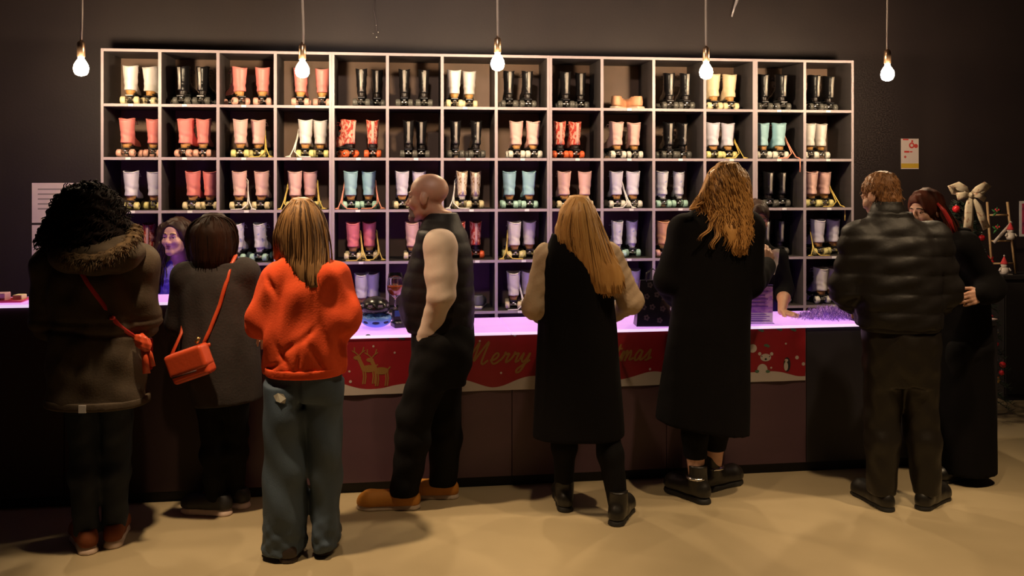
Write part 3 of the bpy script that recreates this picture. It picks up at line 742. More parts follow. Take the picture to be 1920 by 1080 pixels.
# acrylic sign holder
M_acr = mat('clear acrylic', (.95,.9,1), .05, trans=1)
M_card = mat('printed violet card', (.62,.35,.70), .5, noise=(26, (.42,.18,.66), (1,1,2.2), .45, .58)); M_white = mat('white paper', (.85,.82,.85), .6); M_ink = mat('violet ink', (.25,.10,.45), .6)
sg = empty('sign_holder', ctop(1421, .06), CO.th-.12); tag(sg, 'clear acrylic sign holder with a violet price card on the counter', 'sign')
hw, hh = .098, .215
boxobj('acrylic_stand', (-hw,.03,0), (hw,.034,hh+.01), M_acr, sg, .001); boxobj('base', (-hw,-.0,0), (hw,.03,.003), M_acr, sg)
boxobj('card', (-hw+.003,.026,.062), (hw-.003,.0295,hh), M_card, sg); boxobj('text_panel', (-hw+.003,.026,.005), (hw-.003,.0295,.0615), M_white, sg)
m = MB()
for i in range(4): m.box((-hw+.014, .0250, .014+.012*i), (hw-.02-.02*(i % 2), .0262, .018+.012*i))
for i in range(5): m.box((-hw+.02+.012*(i % 3), .0250, .095+.022*i), (hw-.03-.018*(i % 2), .0262, .103+.022*i))
m.build('printed_lines', M_ink, sg)
# pile of shredded foil tinsel
M_tin = mat('violet foil tinsel', (.40,.22,.75), .28, .75)
m = MB(); g = random.Random(11)
for i in range(800):
    a = g.uniform(0, 6.28); rr = math.sqrt(g.random())
    x = .205*rr*math.cos(a); y = .13*rr*math.sin(a); hgt = .075*(1-rr**1.5)*g.uniform(.35, 1)
    d = g.uniform(0, 6.28); L = g.uniform(.03, .08)
    p = [(x, y, hgt*.6+.003), (x+L*.5*math.cos(d), y+L*.5*math.sin(d), hgt+g.uniform(.0, .012)+.004), (x+L*math.cos(d+.5), y+L*.8*math.sin(d+.5), max(.003, hgt*.5-.008))]
    m.tube(p, [(.0022,.0004)]*3, 4, flat=(0,0,1))
t = m.build('tinsel', M_tin); t.location = ctop(1558, .24); t.rotation_euler = (0,0,CO.th); tag(t, 'loose pile of violet foil tinsel on the right end of the glowing counter', 'tinsel', kind='stuff')
# small things at both ends
cat_box('booklet', 'red booklet lying on the dark right end of the counter', 'booklet', (-.05,-.035,0), (.05,.035,.012), mat('red card', (.5,.03,.06), .5), ctop(1843, .12), CO.th+.3)
cat_box('leaflet', 'pale leaflet by the red booklet on the right end of the counter', 'leaflet', (-.035,-.025,0), (.035,.025,.003), mat('pale card', (.6,.42,.42), .5), ctop(1856, .035), CO.th+.2, None, 0)
btop = lambda px, dy: CO.pt(CO.s_at(px, dy), dy, bh+.0006)
tray = empty('tray', btop(20, .13), CO.th); tag(tray, 'red tray on the bar at the far left edge', 'tray')
boxobj('base', (-.07,-.06,0), (.075,.06,.004), mat('red tray', (.6,.03,.08), .35), tray); m = MB(); m.tube([(-.07,-.06,.008),(.075,-.06,.008),(.075,.06,.008),(-.07,.06,.008),(-.07,-.06,.008)], .006, 6); m.build('rim', mat('red tray rim', (.65,.05,.12), .35), tray)
bx = cat_box('takeaway_box', 'pink box on the red tray at the far left edge', 'box', (-.05,-.04,0), (.05,.04,.042), mat('pink card', (.65,.38,.50), .5), btop(-4, .13)+Vector((0,0,.0046)), CO.th)
bx = cat_box('napkin_block', 'cream block of napkins on the red tray at the left', 'napkins', (-.024,-.03,0), (.024,.03,.03), mat('cream paper', (.75,.60,.40), .7), btop(37, .14)+Vector((0,0,.0046)), CO.th-.1)

# ------------------------------------------------------------------ posters and things on the wall
WY = WALL_DY-.001
def wpt(px, py): return (SH.s_at(px, WY), SH.z_at(px, py, WY))
M_paper = mat('pinkish white paper', (.86,.70,.73), .7, noise=(9, (.80,.64,.68), one, .4, .6)); M_grey = mat('grey print', (.35,.28,.30), .7)
for (y0, y1, lab) in ((343, 417, 'upper of two pale papers pinned to the wall left of the shelves'), (422, 500, 'lower of two pale papers pinned to the wall left of the shelves')):
    x0, z1 = wpt(60, y0); x1, z0 = wpt(176, y1)
    o = empty('paper_notice', SHELF_O, SH.th); tag(o, lab, 'notice', 'pale papers left of the shelves')
    boxobj('sheet', (x0, WY-.002, z0), (x1, WY, z1), M_paper, o)
    m = MB()
    for i in range(5): m.box((x0+.04, WY-.0026, z1-.05-.035*i), (x1-.05-.03*(i % 2), WY-.002, z1-.04-.035*i))
    m.build('print', M_grey, o)
x0, z1 = wpt(1689, 260); x1, z0 = wpt(1722, 317); cx, cz = (x0+x1)/2, (z0+z1)/2
o = empty('wall_notice', SHELF_O, SH.th); tag(o, 'small white and red notice with a yellow band on the dark wall', 'notice')
boxobj('sheet', (x0, WY-.004, z0), (x1, WY, z1), mat('notice paper', (.78,.66,.64), .5), o)
boxobj('yellow_band', (x0, WY-.005, z0+.008), (x1, WY-.004, z0+.045), mat('yellow band', (.72,.46,.05), .5), o)
m = MB(); M_rp = mat('red print', (.66,.07,.06), .5)
def wdisc(mb, x, z, r, ri=0, n=18):
    v = []
    for k in range(n):
        a = 2*math.pi*k/n; v += [(x+r*math.cos(a), WY-.0052, z+r*math.sin(a)), (x+ri*math.cos(a), WY-.0052, z+ri*math.sin(a))]
    mb.add(v, [(2*k, 2*k+1, (2*k+3) % (2*n), (2*k+2) % (2*n)) for k in range(n)])
H_ = z1-z0; W_ = x1-x0
wdisc(m, x0+W_*.60, z1-H_*.22, .024, .012); wdisc(m, x0+W_*.84, z1-H_*.24, .017); wdisc(m, x0+W_*.23, z1-H_*.60, .010)
m.box((x0+W_*.10, WY-.0052, z1-H_*.05), (x0+W_*.42, WY-.004, z1-.002)); m.box((x0+W_*.18, WY-.0052, z1-H_*.46), (x0+W_*.46, WY-.004, z1-H_*.40)); m.box((x0+W_*.50, WY-.0052, z1-H_*.45), (x0+W_*.64, WY-.004, z1-H_*.41))
m.box((x0+W_*.58, WY-.0052, z1-H_*.12), (x0+W_*.68, WY-.004, z1-H_*.05)); m.build('red_print', M_rp, o)
x0, z1 = wpt(1911, 377); x1, z0 = wpt(1962, 443)
o = empty('poster', SHELF_O, SH.th); tag(o, 'white bordered pink red poster cut by the right edge of the frame', 'poster')
boxobj('sheet', (x0, WY-.003, z0), (x1, WY, z1), M_white, o); boxobj('picture', (x0+.022, WY-.004, z0+.02), (x1-.02, WY-.003, z1-.02), mat('pink red picture', (.60,.06,.14), .5, noise=(20, (.25,.03,.12), one, .45, .6)), o)
# bits hanging high on the wall
m = MB(); a = [wpt(703, 0), wpt(701, 20), wpt(705, 40), wpt(706, 62)]
m.tube([(x, WY-.012, z) for x, z in a], .003, 6)
for px, py in ((705,48),(700,63),(709,61),(706,70)):
    x, z = wpt(px, py); m.lathe([(.0005,-.008),(.007,0),(.0005,.008)], 8, 1, c=(x, WY-.012, z))
o = m.build('dangling_wire', [mat('dark wire', (.08,.06,.07), .5), steel]); o.location = SHELF_O; o.rotation_euler = (0,0,SH.th); tag(o, 'thin dark wire with bright tips dangling above the fifth shelf column', 'wire')
m = MB(); a = [wpt(1384, -12), wpt(1380, 3), wpt(1376, 14), wpt(1371, 32)]
m.tube([(x, WY-.014, z) for x, z in a], [(.012,.002),(.014,.002),(.009,.002),(.007,.002)], 6, flat=(0,-1,0))
o = m.build('ribbon', mat('silver ribbon', (.55,.50,.55), .35, .4)); o.location = SHELF_O; o.rotation_euler = (0,0,SH.th); tag(o, 'short silver ribbon hanging high on the wall above the shelves', 'ribbon')

# ------------------------------------------------------------------ right end: cabinet, tree, ladder decoration
M_cab = mat('black cabinet', (.016,.013,.014), .6)
cz_ = at(1900, 516, 7.0).z
cb = empty('bar_cabinet', ground(1882, 6.98), SH.th*.6); tag(cb, 'dark cabinet against the wall at the right edge', 'cabinet')
boxobj('body', (0,0,.0), (1.4,.26,cz_-.03), M_cab, cb, .004); boxobj('top', (-.015,-.015,cz_-.03), (1.42,.26,cz_), M_cab, cb, .003)
boxobj('door', (.01,-.012,.05), (.5,-.001,cz_-.06), M_cab, cb, .002); boxobj('door', (.51,-.012,.05), (1.0,-.001,cz_-.06), M_cab, cb, .002)
M_needle = mat('dark green needles', (.012,.030,.016), .6); M_trunk = mat('bark', (.05,.03,.02), .8)
TY = 6.52; tp = ground(1806, TY); tt = at(1806, 362, TY).z
tree = empty('christmas_tree', tp, 0); tag(tree, 'slim dark green christmas tree behind the end of the counter', 'christmas tree')
m = MB(); m.tube([(0,0,.0),(0,0,tt-.1)], [.022,.008], 8); m.build('trunk', M_trunk, tree)
m = MB(); m.lathe([(.0,.0),(.16,.0),(.15,.03),(.03,.05),(.0,.05)], 18); m.build('stand', M_cab, tree)
m = MB(); g = random.Random(3)
for i in range(150):
    z = .12+(tt-.2)*(i/150)**.9; L = .31*(1-z/tt)**.8+.05; a = i*2.399+g.uniform(-.2, .2)
    dz = -.10*L/.4
    m.tube([(0,0,z),(L*math.cos(a)*.55, L*math.sin(a)*.55, z+.03),(L*math.cos(a), L*math.sin(a), z+dz)], [.005,.004,.002], 4)
    for k in range(16):
        t = .2+.8*k/16; bx_, by_, bz_ = L*t*math.cos(a), L*t*math.sin(a), z+.03*math.sin(t*3.1)+dz*t*t
        for sgn in (-1, 1):
            b = a+sgn*g.uniform(.6, 1.2); nl = .05*(1.15-t*.5)
            m.tube([(bx_,by_,bz_),(bx_+nl*math.cos(b),by_+nl*math.sin(b),bz_+g.uniform(-.012,.03))], [.0028,.0008], 3, cap=False)
m.build('branches', M_needle, tree)
M_ball = mat('red bauble', (.60,.02,.03), .25); M_silv = mat('silver bauble', (.6,.6,.62), .2, .9); M_goldb = mat('gold bauble', (.75,.50,.16), .25, .8)
def ornament(px, py, Y, r, mm, label):
    o = empty('bauble', at(px, py, Y)); tag(o, label, 'bauble', 'baubles on the tree')
    m = MB(); m.lathe([(.0005,-r)]+[(r*math.sin(math.pi*k/10), -r*math.cos(math.pi*k/10)) for k in range(1, 10)]+[(.0005, r)], 16); m.build('ball', mm, o)
    m = MB(); m.lathe([(r*.25,r*.95),(r*.25,r*1.2),(.001,r*1.25)], 8); m.tube([(0,0,r*1.2),(.004,0,r*1.6),(0,0,r*1.9)], .0012, 4); m.build('cap', steel, o)
for px, py, Y, r, mm, lab in ((1841,446,6.42,.022,M_ball,'red bauble on the tree level with the ladder rungs'), (1793,392,6.40,.026,M_ball,'red bauble just left of the white bow'),
    (1868,645,6.34,.016,M_ball,'small red bauble low on the tree edge'), (1880,684,6.34,.022,M_ball,'red bauble, upper of two touching low on the tree'), (1878,699,6.34,.018,M_ball,'red bauble, lower of two touching low on the tree'),
    (1868,712,6.34,.026,M_goldb,'gold bauble at the foot of the tree'), (1868,621,6.34,.018,M_silv,'silver bauble above the small red one'), (1846,474,6.42,.016,M_silv,'silver bauble beside the red poinsettia'),
    (1820,527,6.34,.016,M_silv,'silver bauble just above the hand of the woman in black')):
    ornament(px, py, Y, r, mm, lab)
def flower(px, py, Y, s, label):
    o = empty('poinsettia', at(px, py, Y)); tag(o, label, 'flower', 'red fabric flowers on the tree')
    m = MB()
    for k in range(7):
        a = 2*math.pi*k/7; m.add([(0,0,0),(s*.5*math.cos(a-.3),-.012,s*.5*math.sin(a-.3)),(s*math.cos(a),-.004,s*math.sin(a)),(s*.5*math.cos(a+.3),-.012,s*.5*math.sin(a+.3))], [(0,1,2,3)])
        m.add([(0,.006,0),(s*.5*math.cos(a-.3),-.006,s*.5*math.sin(a-.3)),(s*math.cos(a),.0,s*math.sin(a)),(s*.5*math.cos(a+.3),-.006,s*.5*math.sin(a+.3))], [(3,2,1,0)])
    m.build('petals', M_ball, o); m = MB(); m.lathe([(.0005,-.008),(.008,0),(.0005,.008)], 8, c=(0,-.014,0)); m.build('centre', M_goldb, o)
flower(1855, 490, 6.4, .045, 'red fabric poinsettia at the foot of the wooden ladder')
# bow
M_bow = mat('cream printed ribbon', (.66,.56,.42), .6, noise=(38, (.40,.22,.14), one, .56, .66))
bw = empty('ribbon_bow', at(1818, 366, 6.42)); tag(bw, 'big cream ribbon bow on top of the christmas tree', 'bow')
def loop(sx, up):
    m = MB(); m.tube([(0,0,0),(sx*.04,-.03,.045*up),(sx*.10,-.035,.075*up),(sx*.125,0,.055*up+.015),(sx*.10,.03,.03*up),(sx*.03,.012,0)], [(.010,.003),(.026,.003),(.034,.003),(.034,.003),(.028,.003),(.010,.003)], 8, flat=(0,-1,.2)); m.build('loop', M_bow, bw)
loop(-1, .9); loop(1, .9)
m = MB(); m.tube([(0,-.01,0),(-.05,-.035,.005),(-.105,-.03,-.01)], [(.014,.003),(.026,.003),(.030,.003)], 8, flat=(0,-1,0)); m.build('short_tail', M_bow, bw)
m = MB(); m.tube([(0,-.01,0),(.05,-.03,.0),(.10,-.02,-.03)], [(.012,.003),(.022,.003),(.024,.003)], 8, flat=(0,-1,0)); m.build('short_tail', M_bow, bw)
m = MB(); m.tube([(0,-.012,0),(-.022,-.04,-.08),(-.03,-.05,-.17),(-.045,-.06,-.27)], [(.014,.003),(.034,.003),(.036,.003),(.036,.003)], 8, flat=(0,-1,.1)); m.build('long_tail', M_bow, bw)
m = MB(); m.tube([(0,-.012,0),(.045,-.03,-.08),(.065,-.04,-.15),(.10,-.04,-.235)], [(.012,.003),(.026,.003),(.030,.003),(.030,.003)], 8, flat=(0,-1,.1)); m.build('long_tail', M_bow, bw)
m = MB(); m.lathe([(.0005,-.022),(.016,-.014),(.018,0),(.016,.014),(.0005,.022)], 12, c=(0,-.014,0)); m.build('knot', M_bow, bw)
# little wooden ladder with winter figures
M_wood = mat('pale wood', (.58,.38,.20), .6, noise=(14, (.48,.30,.15), (1,1,.15), .3, .7)); M_wht = mat('painted white', (.72,.64,.60), .6); M_gr = mat('green felt', (.05,.20,.06), .8); M_rf = mat('red felt', (.62,.05,.06), .8); M_skin0 = mat('pale face', (.7,.45,.36), .7)
LY = 7.06; lb = at(1881, 510, LY); lb.z = cz_+.0006
ld = empty('wooden_ladder', lb, SH.th*.6); tag(ld, 'small pale wooden ladder decoration standing on the dark cabinet', 'ladder')
hL = at(1881, 379, LY).z-cz_
for sx, (xb, xt) in enumerate(((-.088,-.112), (.088,.053))):
    m = MB(); m.tube([(xb+(.012 if sx else 0),0,.006),(xt,.03,hL)], .010, 4, flat=(0,-1,0)); m.build('rail', M_wood, ld)
for zf in (.15,.46,.82):
    m = MB(); xl_ = -.088-.024*zf; xr_ = .098-.043*zf; m.tube([(xl_,.03*zf,hL*zf),(xr_,.03*zf,hL*zf)], .009, 4); m.build('rung', M_wood, ld)
m = MB(); m.tube([(-.085,-.014,hL*.44),(.075,.004,hL*.72)], [(.016,.004),(.016,.004)], 4, flat=(0,-1,0)); m.build('cross_slat', M_wht, ld)
def figure(x, z, s, label, hat, body):
    o = empty('winter_figure', lb+Vector((x, -.025, z))); tag(o, label, 'figurine')
    m = MB(); m.lathe([(.0005,0),(.028*s,.003*s),(.036*s,.028*s),(.028*s,.055*s),(.0005,.06*s)], 16); m.build('body', body, o)
    m = MB(); m.lathe([(.0005,.052*s),(.02*s,.058*s),(.025*s,.074*s),(.018*s,.092*s),(.0005,.096*s)], 16); m.build('head', M_wht if body is M_wht else M_skin0, o)
    m = MB(); m.lathe([(.027*s,.082*s),(.026*s,.09*s),(.016*s,.112*s),(.0005,.145*s)], 14); m.lathe([(.0005,.138*s),(.008*s,.146*s),(.0005,.154*s)], 8, 1); m.build('hat', [hat, M_wht], o)
    for q in (-1, 1): m = MB(); m.tube([(q*.03*s,-.005,.05*s),(q*.045*s,-.015,.03*s)], .008*s, 6); m.build('arm', body, o)
figure(-.006, .0006, 1.0, 'white figure with a red pointed hat at the foot of the wooden ladder', M_rf, M_wht)
figure(.042, hL*.46+.012, .95, 'snowman figure with a red hat on the middle rung of the ladder', M_rf, M_wht)
def sprig(px, py, label):
    o = empty('holly_sprig', at(px, py, 7.0)); tag(o, label, 'holly', 'holly sprigs on the ladder')
    m = MB()
    for a in (.3, 1.4, 2.6, 4.0): m.tube([(0,0,0),(.02*math.cos(a),-.004,.02*math.sin(a)),(.042*math.cos(a),0,.042*math.sin(a))], [(.003,.001),(.011,.002),(.001,.001)], 6, flat=(0,-1,0))
    m.build('leaves', M_gr, o); m = MB()
    for dx, dz in ((0,.012),(.014,.02),(-.010,.022)): m.lathe([(.0005,-.009),(.009,0),(.0005,.009)], 8, c=(dx,-.01,dz))
    m.build('berries', M_rf, o)
sprig(1868, 398, 'red and green holly sprig at the top of the ladder'); sprig(1869, 430, 'red and green holly sprig in the middle of the ladder')
cat_box('coaster_stack', 'flat pale stack of coasters on the dark cabinet below the ladder', 'coasters', (-.03,-.02,0), (.03,.02,.008), mat('pale coaster', (.4,.33,.28), .6), Vector((at(1891,523,7.02).x, 7.03, cz_+.0006)), .1)
# ------------------------------------------------------------------ people
def head_prims(M4, s=1.0, male=False):
    A = [ell((0,-.014,.036), (.074*s,.094*s,.078*s)), ell((0,.018,-.03), (.060*s,.068*s,.078*s)), cone((-.040*s,.015*s,-.070*s), .024*s, (-.008*s,.066*s,-.092*s), .020*s), cone((.040*s,.015*s,-.070*s), .024*s, (.008*s,.066*s,-.092*s), .020*s),
         ell((0,.072*s,-.092*s), (.020*s,.017*s,.016*s)), ell((-.037*s,.056*s,-.026*s), .026*s), ell((.037*s,.056*s,-.026*s), .026*s), ell((0,.062*s,-.054*s), (.028*s,.022*s,.022*s))]
    A[0] = ell(np.array((0,-.014,.036))*s, A[0][2]); A[1] = ell(np.array((0,.018,-.03))*s, A[1][2])
    B = [cone((-.034*s,.072*s,.022*s), .012*s, (.034*s,.072*s,.022*s), .012*s), cone((0,.084*s,.008*s), .0085*s, (0,.101*s,-.028*s), .0125*s), ell((-.012*s,.090*s,-.032*s), .0085*s), ell((.012*s,.090*s,-.032*s), .0085*s),
         ell((0,.083*s,-.053*s), (.021*s,.009*s,.006*s)), ell((0,.081*s,-.063*s), (.019*s,.009*s,.007*s))]
    E = [ell((-.077*s,-.006*s,-.006*s), (.010*s,.020*s,.032*s), rot(0,.12,.35)), ell((.077*s,-.006*s,-.006*s), (.010*s,.020*s,.032*s), rot(0,-.12,-.35))]
    S = [ell((-.031*s,.092*s,.003*s), (.017*s,.015*s,.010*s)), ell((.031*s,.092*s,.003*s), (.017*s,.015*s,.010*s))]
    return [[xf(p, M4) for p in g] for g in (A, B, E, S)]
def hand_prims(wr, f, n, side, s=1.0, curl=.35, spread=.10):
    f = Vector(f).normalized(); n = Vector(n); n = (n-f*n.dot(f)).normalized(); t = f.cross(n)*(1 if side > 0 else -1); wr = Vector(wr)
    out = []; kn = [(.030,.086,.92), (.0105,.091,1.0), (-.0105,.087,.94), (-.031,.077,.76)]
    for a, b, L in kn:
        k = wr+(t*a+f*b)*s; out.append(cone(wr+(t*a*.55+f*.012)*s, .016*s, k, .0115*s))
        d = (f+t*a*spread*30*.1).normalized(); p = k; ang = 0
        for seg, rr in ((.042,.0095), (.026,.0085), (.021,.0075)):
            ang += curl; e = p+(d*math.cos(ang)+n*math.sin(ang))*seg*L*s; out.append(cone(p, rr*s, e, (rr-.0008)*s)); p = e
    b0 = wr+(f*.022+t*.020)*s; b1 = b0+(f*.034+t*.030+n*.010)*s; b2 = b1+(f*.030+t*.010+n*.010)*s; b3 = b2+(f*.024+n*.008)*s
    out += [cone(b0, .015*s, b1, .0115*s), cone(b1, .0105*s, b2, .0095*s), cone(b2, .0092*s, b3, .008*s)]
    return out

class Person:
    def __init__(s, label, Y, px0, H, rz=0.0, group=None):
        s.Y = Y; s.px0 = px0; s.H = H; s.k = H/1.70; s.rz = rz
        s.o = ground(px0, Y); s.root = empty('person', s.o, rz); tag(s.root, label, 'person', group)
        s.inv = Matrix.Rotation(-rz, 3, 'Z'); s.m = Y/F
        k = s.k
        s.J = {n: Vector(v)*k for n, v in dict(hipL=(-.085,0,.86), hipR=(.085,0,.86), kneeL=(-.09,.015,.47), kneeR=(.09,.015,.47), ankL=(-.09,-.03,.085), ankR=(.09,-.03,.085),
             neck=(0,-.01,1.42), head=(0,.015,1.575), shL=(-.16,-.005,1.375), shR=(.16,-.005,1.375), elL=(-.20,.02,1.10), elR=(.20,.02,1.10), wrL=(-.18,.24,1.05), wrR=(.18,.24,1.05)).items()}
        s.hy = s.hp = s.hr = 0.0; s.hs = k; s.toeL = 8; s.toeR = -8; s.curl = .35; s.hand = {}
        s.footL = s.footR = 1.0; s.torso = None
    def L(s, px, py, dy=0.0):
        w = at(px, py, s.Y+dy); return s.inv @ (w-s.o)
    def set(s, **kw):
        for n, v in kw.items(): s.J[n] = s.L(*v)
        return s
    def rows(s, spec, side=False, dc=0.0):
        """spec rows: image row, left column, right column, half depth, depth shift"""
        out = []
        for r in spec:
            py, a, b, d = r[:4]; sh = (r[4] if len(r) > 4 else 0)+dc
            c = s.L((a+b)/2, py); hw = (b-a)/2*s.m
            out.append((c.z, c.x+sh, c.y, d, hw) if side else (c.z, c.x, c.y+sh, hw, d))
        out = np.array(sorted(out)); z = np.linspace(out[0,0], out[-1,0], 70)
        A = np.stack([z]+[np.interp(z, out[:,0], out[:,i]) for i in range(1, 5)], 1)
        for _ in range(2):
            B = np.pad(A[:,1:], ((4,4),(0,0)), mode='edge'); A[:,1:] = sum(B[i:i+len(A)] for i in range(9))/9
        return A
    def finish_body(s, skin, h=.0055, eyes=(.06,.035,.02), brow=(.04,.025,.015), lip=(.45,.14,.12)):
        J, k = s.J, s.k
        hb = (J['hipL']+J['hipR'])/2; nk = J['neck']
        def lerp(t): return hb+(nk-hb)*t
        T = []
        for t, a, b in ((-.09,.10,.08),(.02,.155,.112),(.14,.165,.115),(.28,.142,.10),(.40,.128,.094),(.58,.142,.10),(.76,.156,.106),(.89,.150,.092),(.98,.080,.066),(1.05,.05,.05)):
            p = lerp(t); T.append((p.z, p.x, p.y, a*k, b*k))
        prs = {'torso': [loft(T)]}
        for sd in 'LR':
            prs['leg'+sd] = [cone(J['hip'+sd], .082*k, J['knee'+sd], .054*k), cone(J['knee'+sd], .053*k, J['knee'+sd].lerp(J['ank'+sd], .3)+Vector((0,-.012,0))*k, .056*k), cone(J['knee'+sd].lerp(J['ank'+sd], .3)+Vector((0,-.012,0))*k, .055*k, J['ank'+sd], .036*k)]
            a = R(s.toeL if sd == 'L' else s.toeR); d = Vector((-math.sin(a), math.cos(a), 0)); A = J['ank'+sd]; fz = A.z-.055*k
            prs['foot'+sd] = [cone(A, .034*k, A-d*.03*k-Vector((0,0,.030*k)), .028*k), cone(A-Vector((0,0,.012*k)), .032*k, A+d*.10*k-Vector((0,0,.036*k)), .024*k), cone(A+d*.09*k-Vector((0,0,.036*k)), .025*k, A+d*.15*k-Vector((0,0,.040*k)), .018*k)]
            prs['arm'+sd] = [ell(J['sh'+sd], .056*k), cone(J['sh'+sd], .050*k, J['el'+sd], .040*k), cone(J['el'+sd], .040*k, J['el'+sd].lerp(J['wr'+sd], .35), .040*k), cone(J['el'+sd].lerp(J['wr'+sd], .35), .040*k, J['wr'+sd], .027*k)]
            fd, pn, cu = s.hand.get(sd, ((J['wr'+sd]-J['el'+sd]).normalized()+Vector((0,0,-.25)), Vector((0,0,-1)), s.curl))
            prs['hand'+sd] = hand_prims(J['wr'+sd], fd, pn, 1 if sd == 'R' else -1, k*.98, cu)
        s.M4 = Matrix.Translation(J['head']) @ (Matrix.Rotation(s.hy, 4, 'Z') @ Matrix.Rotation(s.hp, 4, 'X') @ Matrix.Rotation(s.hr, 4, 'Y'))
        A_, B_, E_, S_ = head_prims(s.M4, s.hs)
        hb2 = s.M4 @ Vector((0,-.028,-.075))*1
        prs['neck'] = [cone(nk-Vector((0,0,.03)), .060*k, s.M4 @ Vector((0,-.022*s.hs,-.06*s.hs)), .052*k)]
        s.prs = prs
        allp = [p for g in prs.values() for p in g]+A_+E_
        lo = np.min([bounds(p)[0] for p in allp], 0)-.05; hi = np.max([bounds(p)[1] for p in allp], 0)+.05
        f = Field(lo, hi, h)
        for n in ('torso','legL','legR'): f.adds(prs[n], .03)
        for n in ('footL','footR'): f.adds(prs[n], .015)
        for n in ('armL','armR'): f.adds(prs[n], .022)
        g = Field(lo, hi, h)   # hands kept crisp, then blended at the wrist
        for n in ('handL','handR'): g.adds(prs[n], .004)
        f.F = smin(f.F, g.F, .004)
        f.adds(prs['neck'], .02)
        hf = Field(lo, hi, h); hf.adds(A_, .018*s.hs); hf.adds(B_, .008*s.hs)
        for p in S_: hf.sub(p, .008*s.hs)
        for q in (-1, 1):
            for z_, r_ in ((.0105, .0052), (-.0055, .0042)):
                for c0, c1 in (((.016,.0785), (.031,.0800)), ((.031,.0800), (.046,.0715))): hf.add(xf(cone((q*c0[0]*s.hs, c0[1]*s.hs, z_*s.hs*.8+(.0 if c0[0] > .02 else -.001)), r_*s.hs*.8, (q*c1[0]*s.hs, c1[1]*s.hs, z_*s.hs*.8), r_*s.hs), s.M4), .003)
        hf.adds(E_, .006); f.F = smin(f.F, hf.F, .018)
        s.body = f
        s.bodyobj = f.build('body', skin, s.root, 1)
        # face parts
        hs = s.hs
        ew, ei, bm, lm = mat('eye white', (.7,.68,.64), .2), mat('iris', eyes, .15), mat('eyebrow', brow, .8), mat('lips', lip, .4)
        for x in (-.031, .031):
            m = MB(); r = .0118*hs; M = s.M4 @ Matrix.Translation((x*hs, .0705*hs, .003*hs)) @ Matrix.Rotation(R(-90), 4, 'X')
            m.lathe([(.0005,-r)]+[(r*math.sin(math.pi*q/10), -r*math.cos(math.pi*q/10)) for q in range(1, 8)], 16, 0, M)
            m.lathe([(r*math.sin(math.pi*q/10)*1.004, -r*math.cos(math.pi*q/10)*1.004) for q in (8,9)]+[(.0005, r*1.004)], 16, 1, M); m.build('eye', [ew, ei], s.root)
            m = MB(); q = 1 if x > 0 else -1
            m.tube([s.M4 @ Vector((q*.014*hs,.0880*hs,.0265*hs)), s.M4 @ Vector((q*.024*hs,.0878*hs,.0290*hs)), s.M4 @ Vector((q*.035*hs,.0845*hs,.0285*hs)), s.M4 @ Vector((q*.048*hs,.0735*hs,.0225*hs))], [(.002,.003),(.0025,.0032),(.0025,.003),(.0015,.0015)], 6); m.build('eyebrow', bm, s.root)
        lf = Field(np.array(J['head'])-.14, np.array(J['head'])+.14, .0035)
        for p in (ell(np.array((0,.0855,-.0530))*hs, (.022*hs,.0085*hs,.0055*hs)), ell(np.array((0,.0838,-.0632))*hs, (.019*hs,.0085*hs,.0065*hs))): lf.add(xf(p, s.M4), .002)
        lf.build('lips', lm, s.root, 1)
        return s
    def garment(s, name, parts, m, h=.008, k=.02, cuts=(), disp=(), subs=(), smooth=2, parent=None, pad=.05):
        """parts: list of (primitive list, grow)"""
        prs = [grow(p, t) if t else p for g, t in parts for p in g]
        lo = np.min([bounds(p)[0] for p in prs], 0)-pad; hi = np.max([bounds(p)[1] for p in prs], 0)+pad
        f = Field(lo, hi, h)
        for p in prs: f.add(p, k)
        for d in disp: f.disp(d)
        for p in subs: f.sub(p, .01)
        for c in cuts: f.cut(c)
        o = f.build(name, m, parent or s.root, smooth); return f, o
def zabove(z): return lambda X, Y, Z: z-Z+0*X+0*Y      # keep what lies above z
def zbelow(z): return lambda X, Y, Z: Z-z+0*X+0*Y
def plane_keep(p, n):
    """keep the side the normal points to"""
    p = Vector(p); n = Vector(n).normalized(); return lambda X, Y, Z: -((X-p.x)*n.x+(Y-p.y)*n.y+(Z-p.z)*n.z)
def folds(seed, scale, amp, stretch=(1,1,.2), z0=None, z1=None):
    w = waves(seed, 7, scale, stretch)
    if z0 is None: return lambda X, Y, Z: amp*w(X, Y, Z)
    return lambda X, Y, Z: amp*w(X, Y, Z)*np.clip((Z-z0)/(z1-z0), 0, 1)
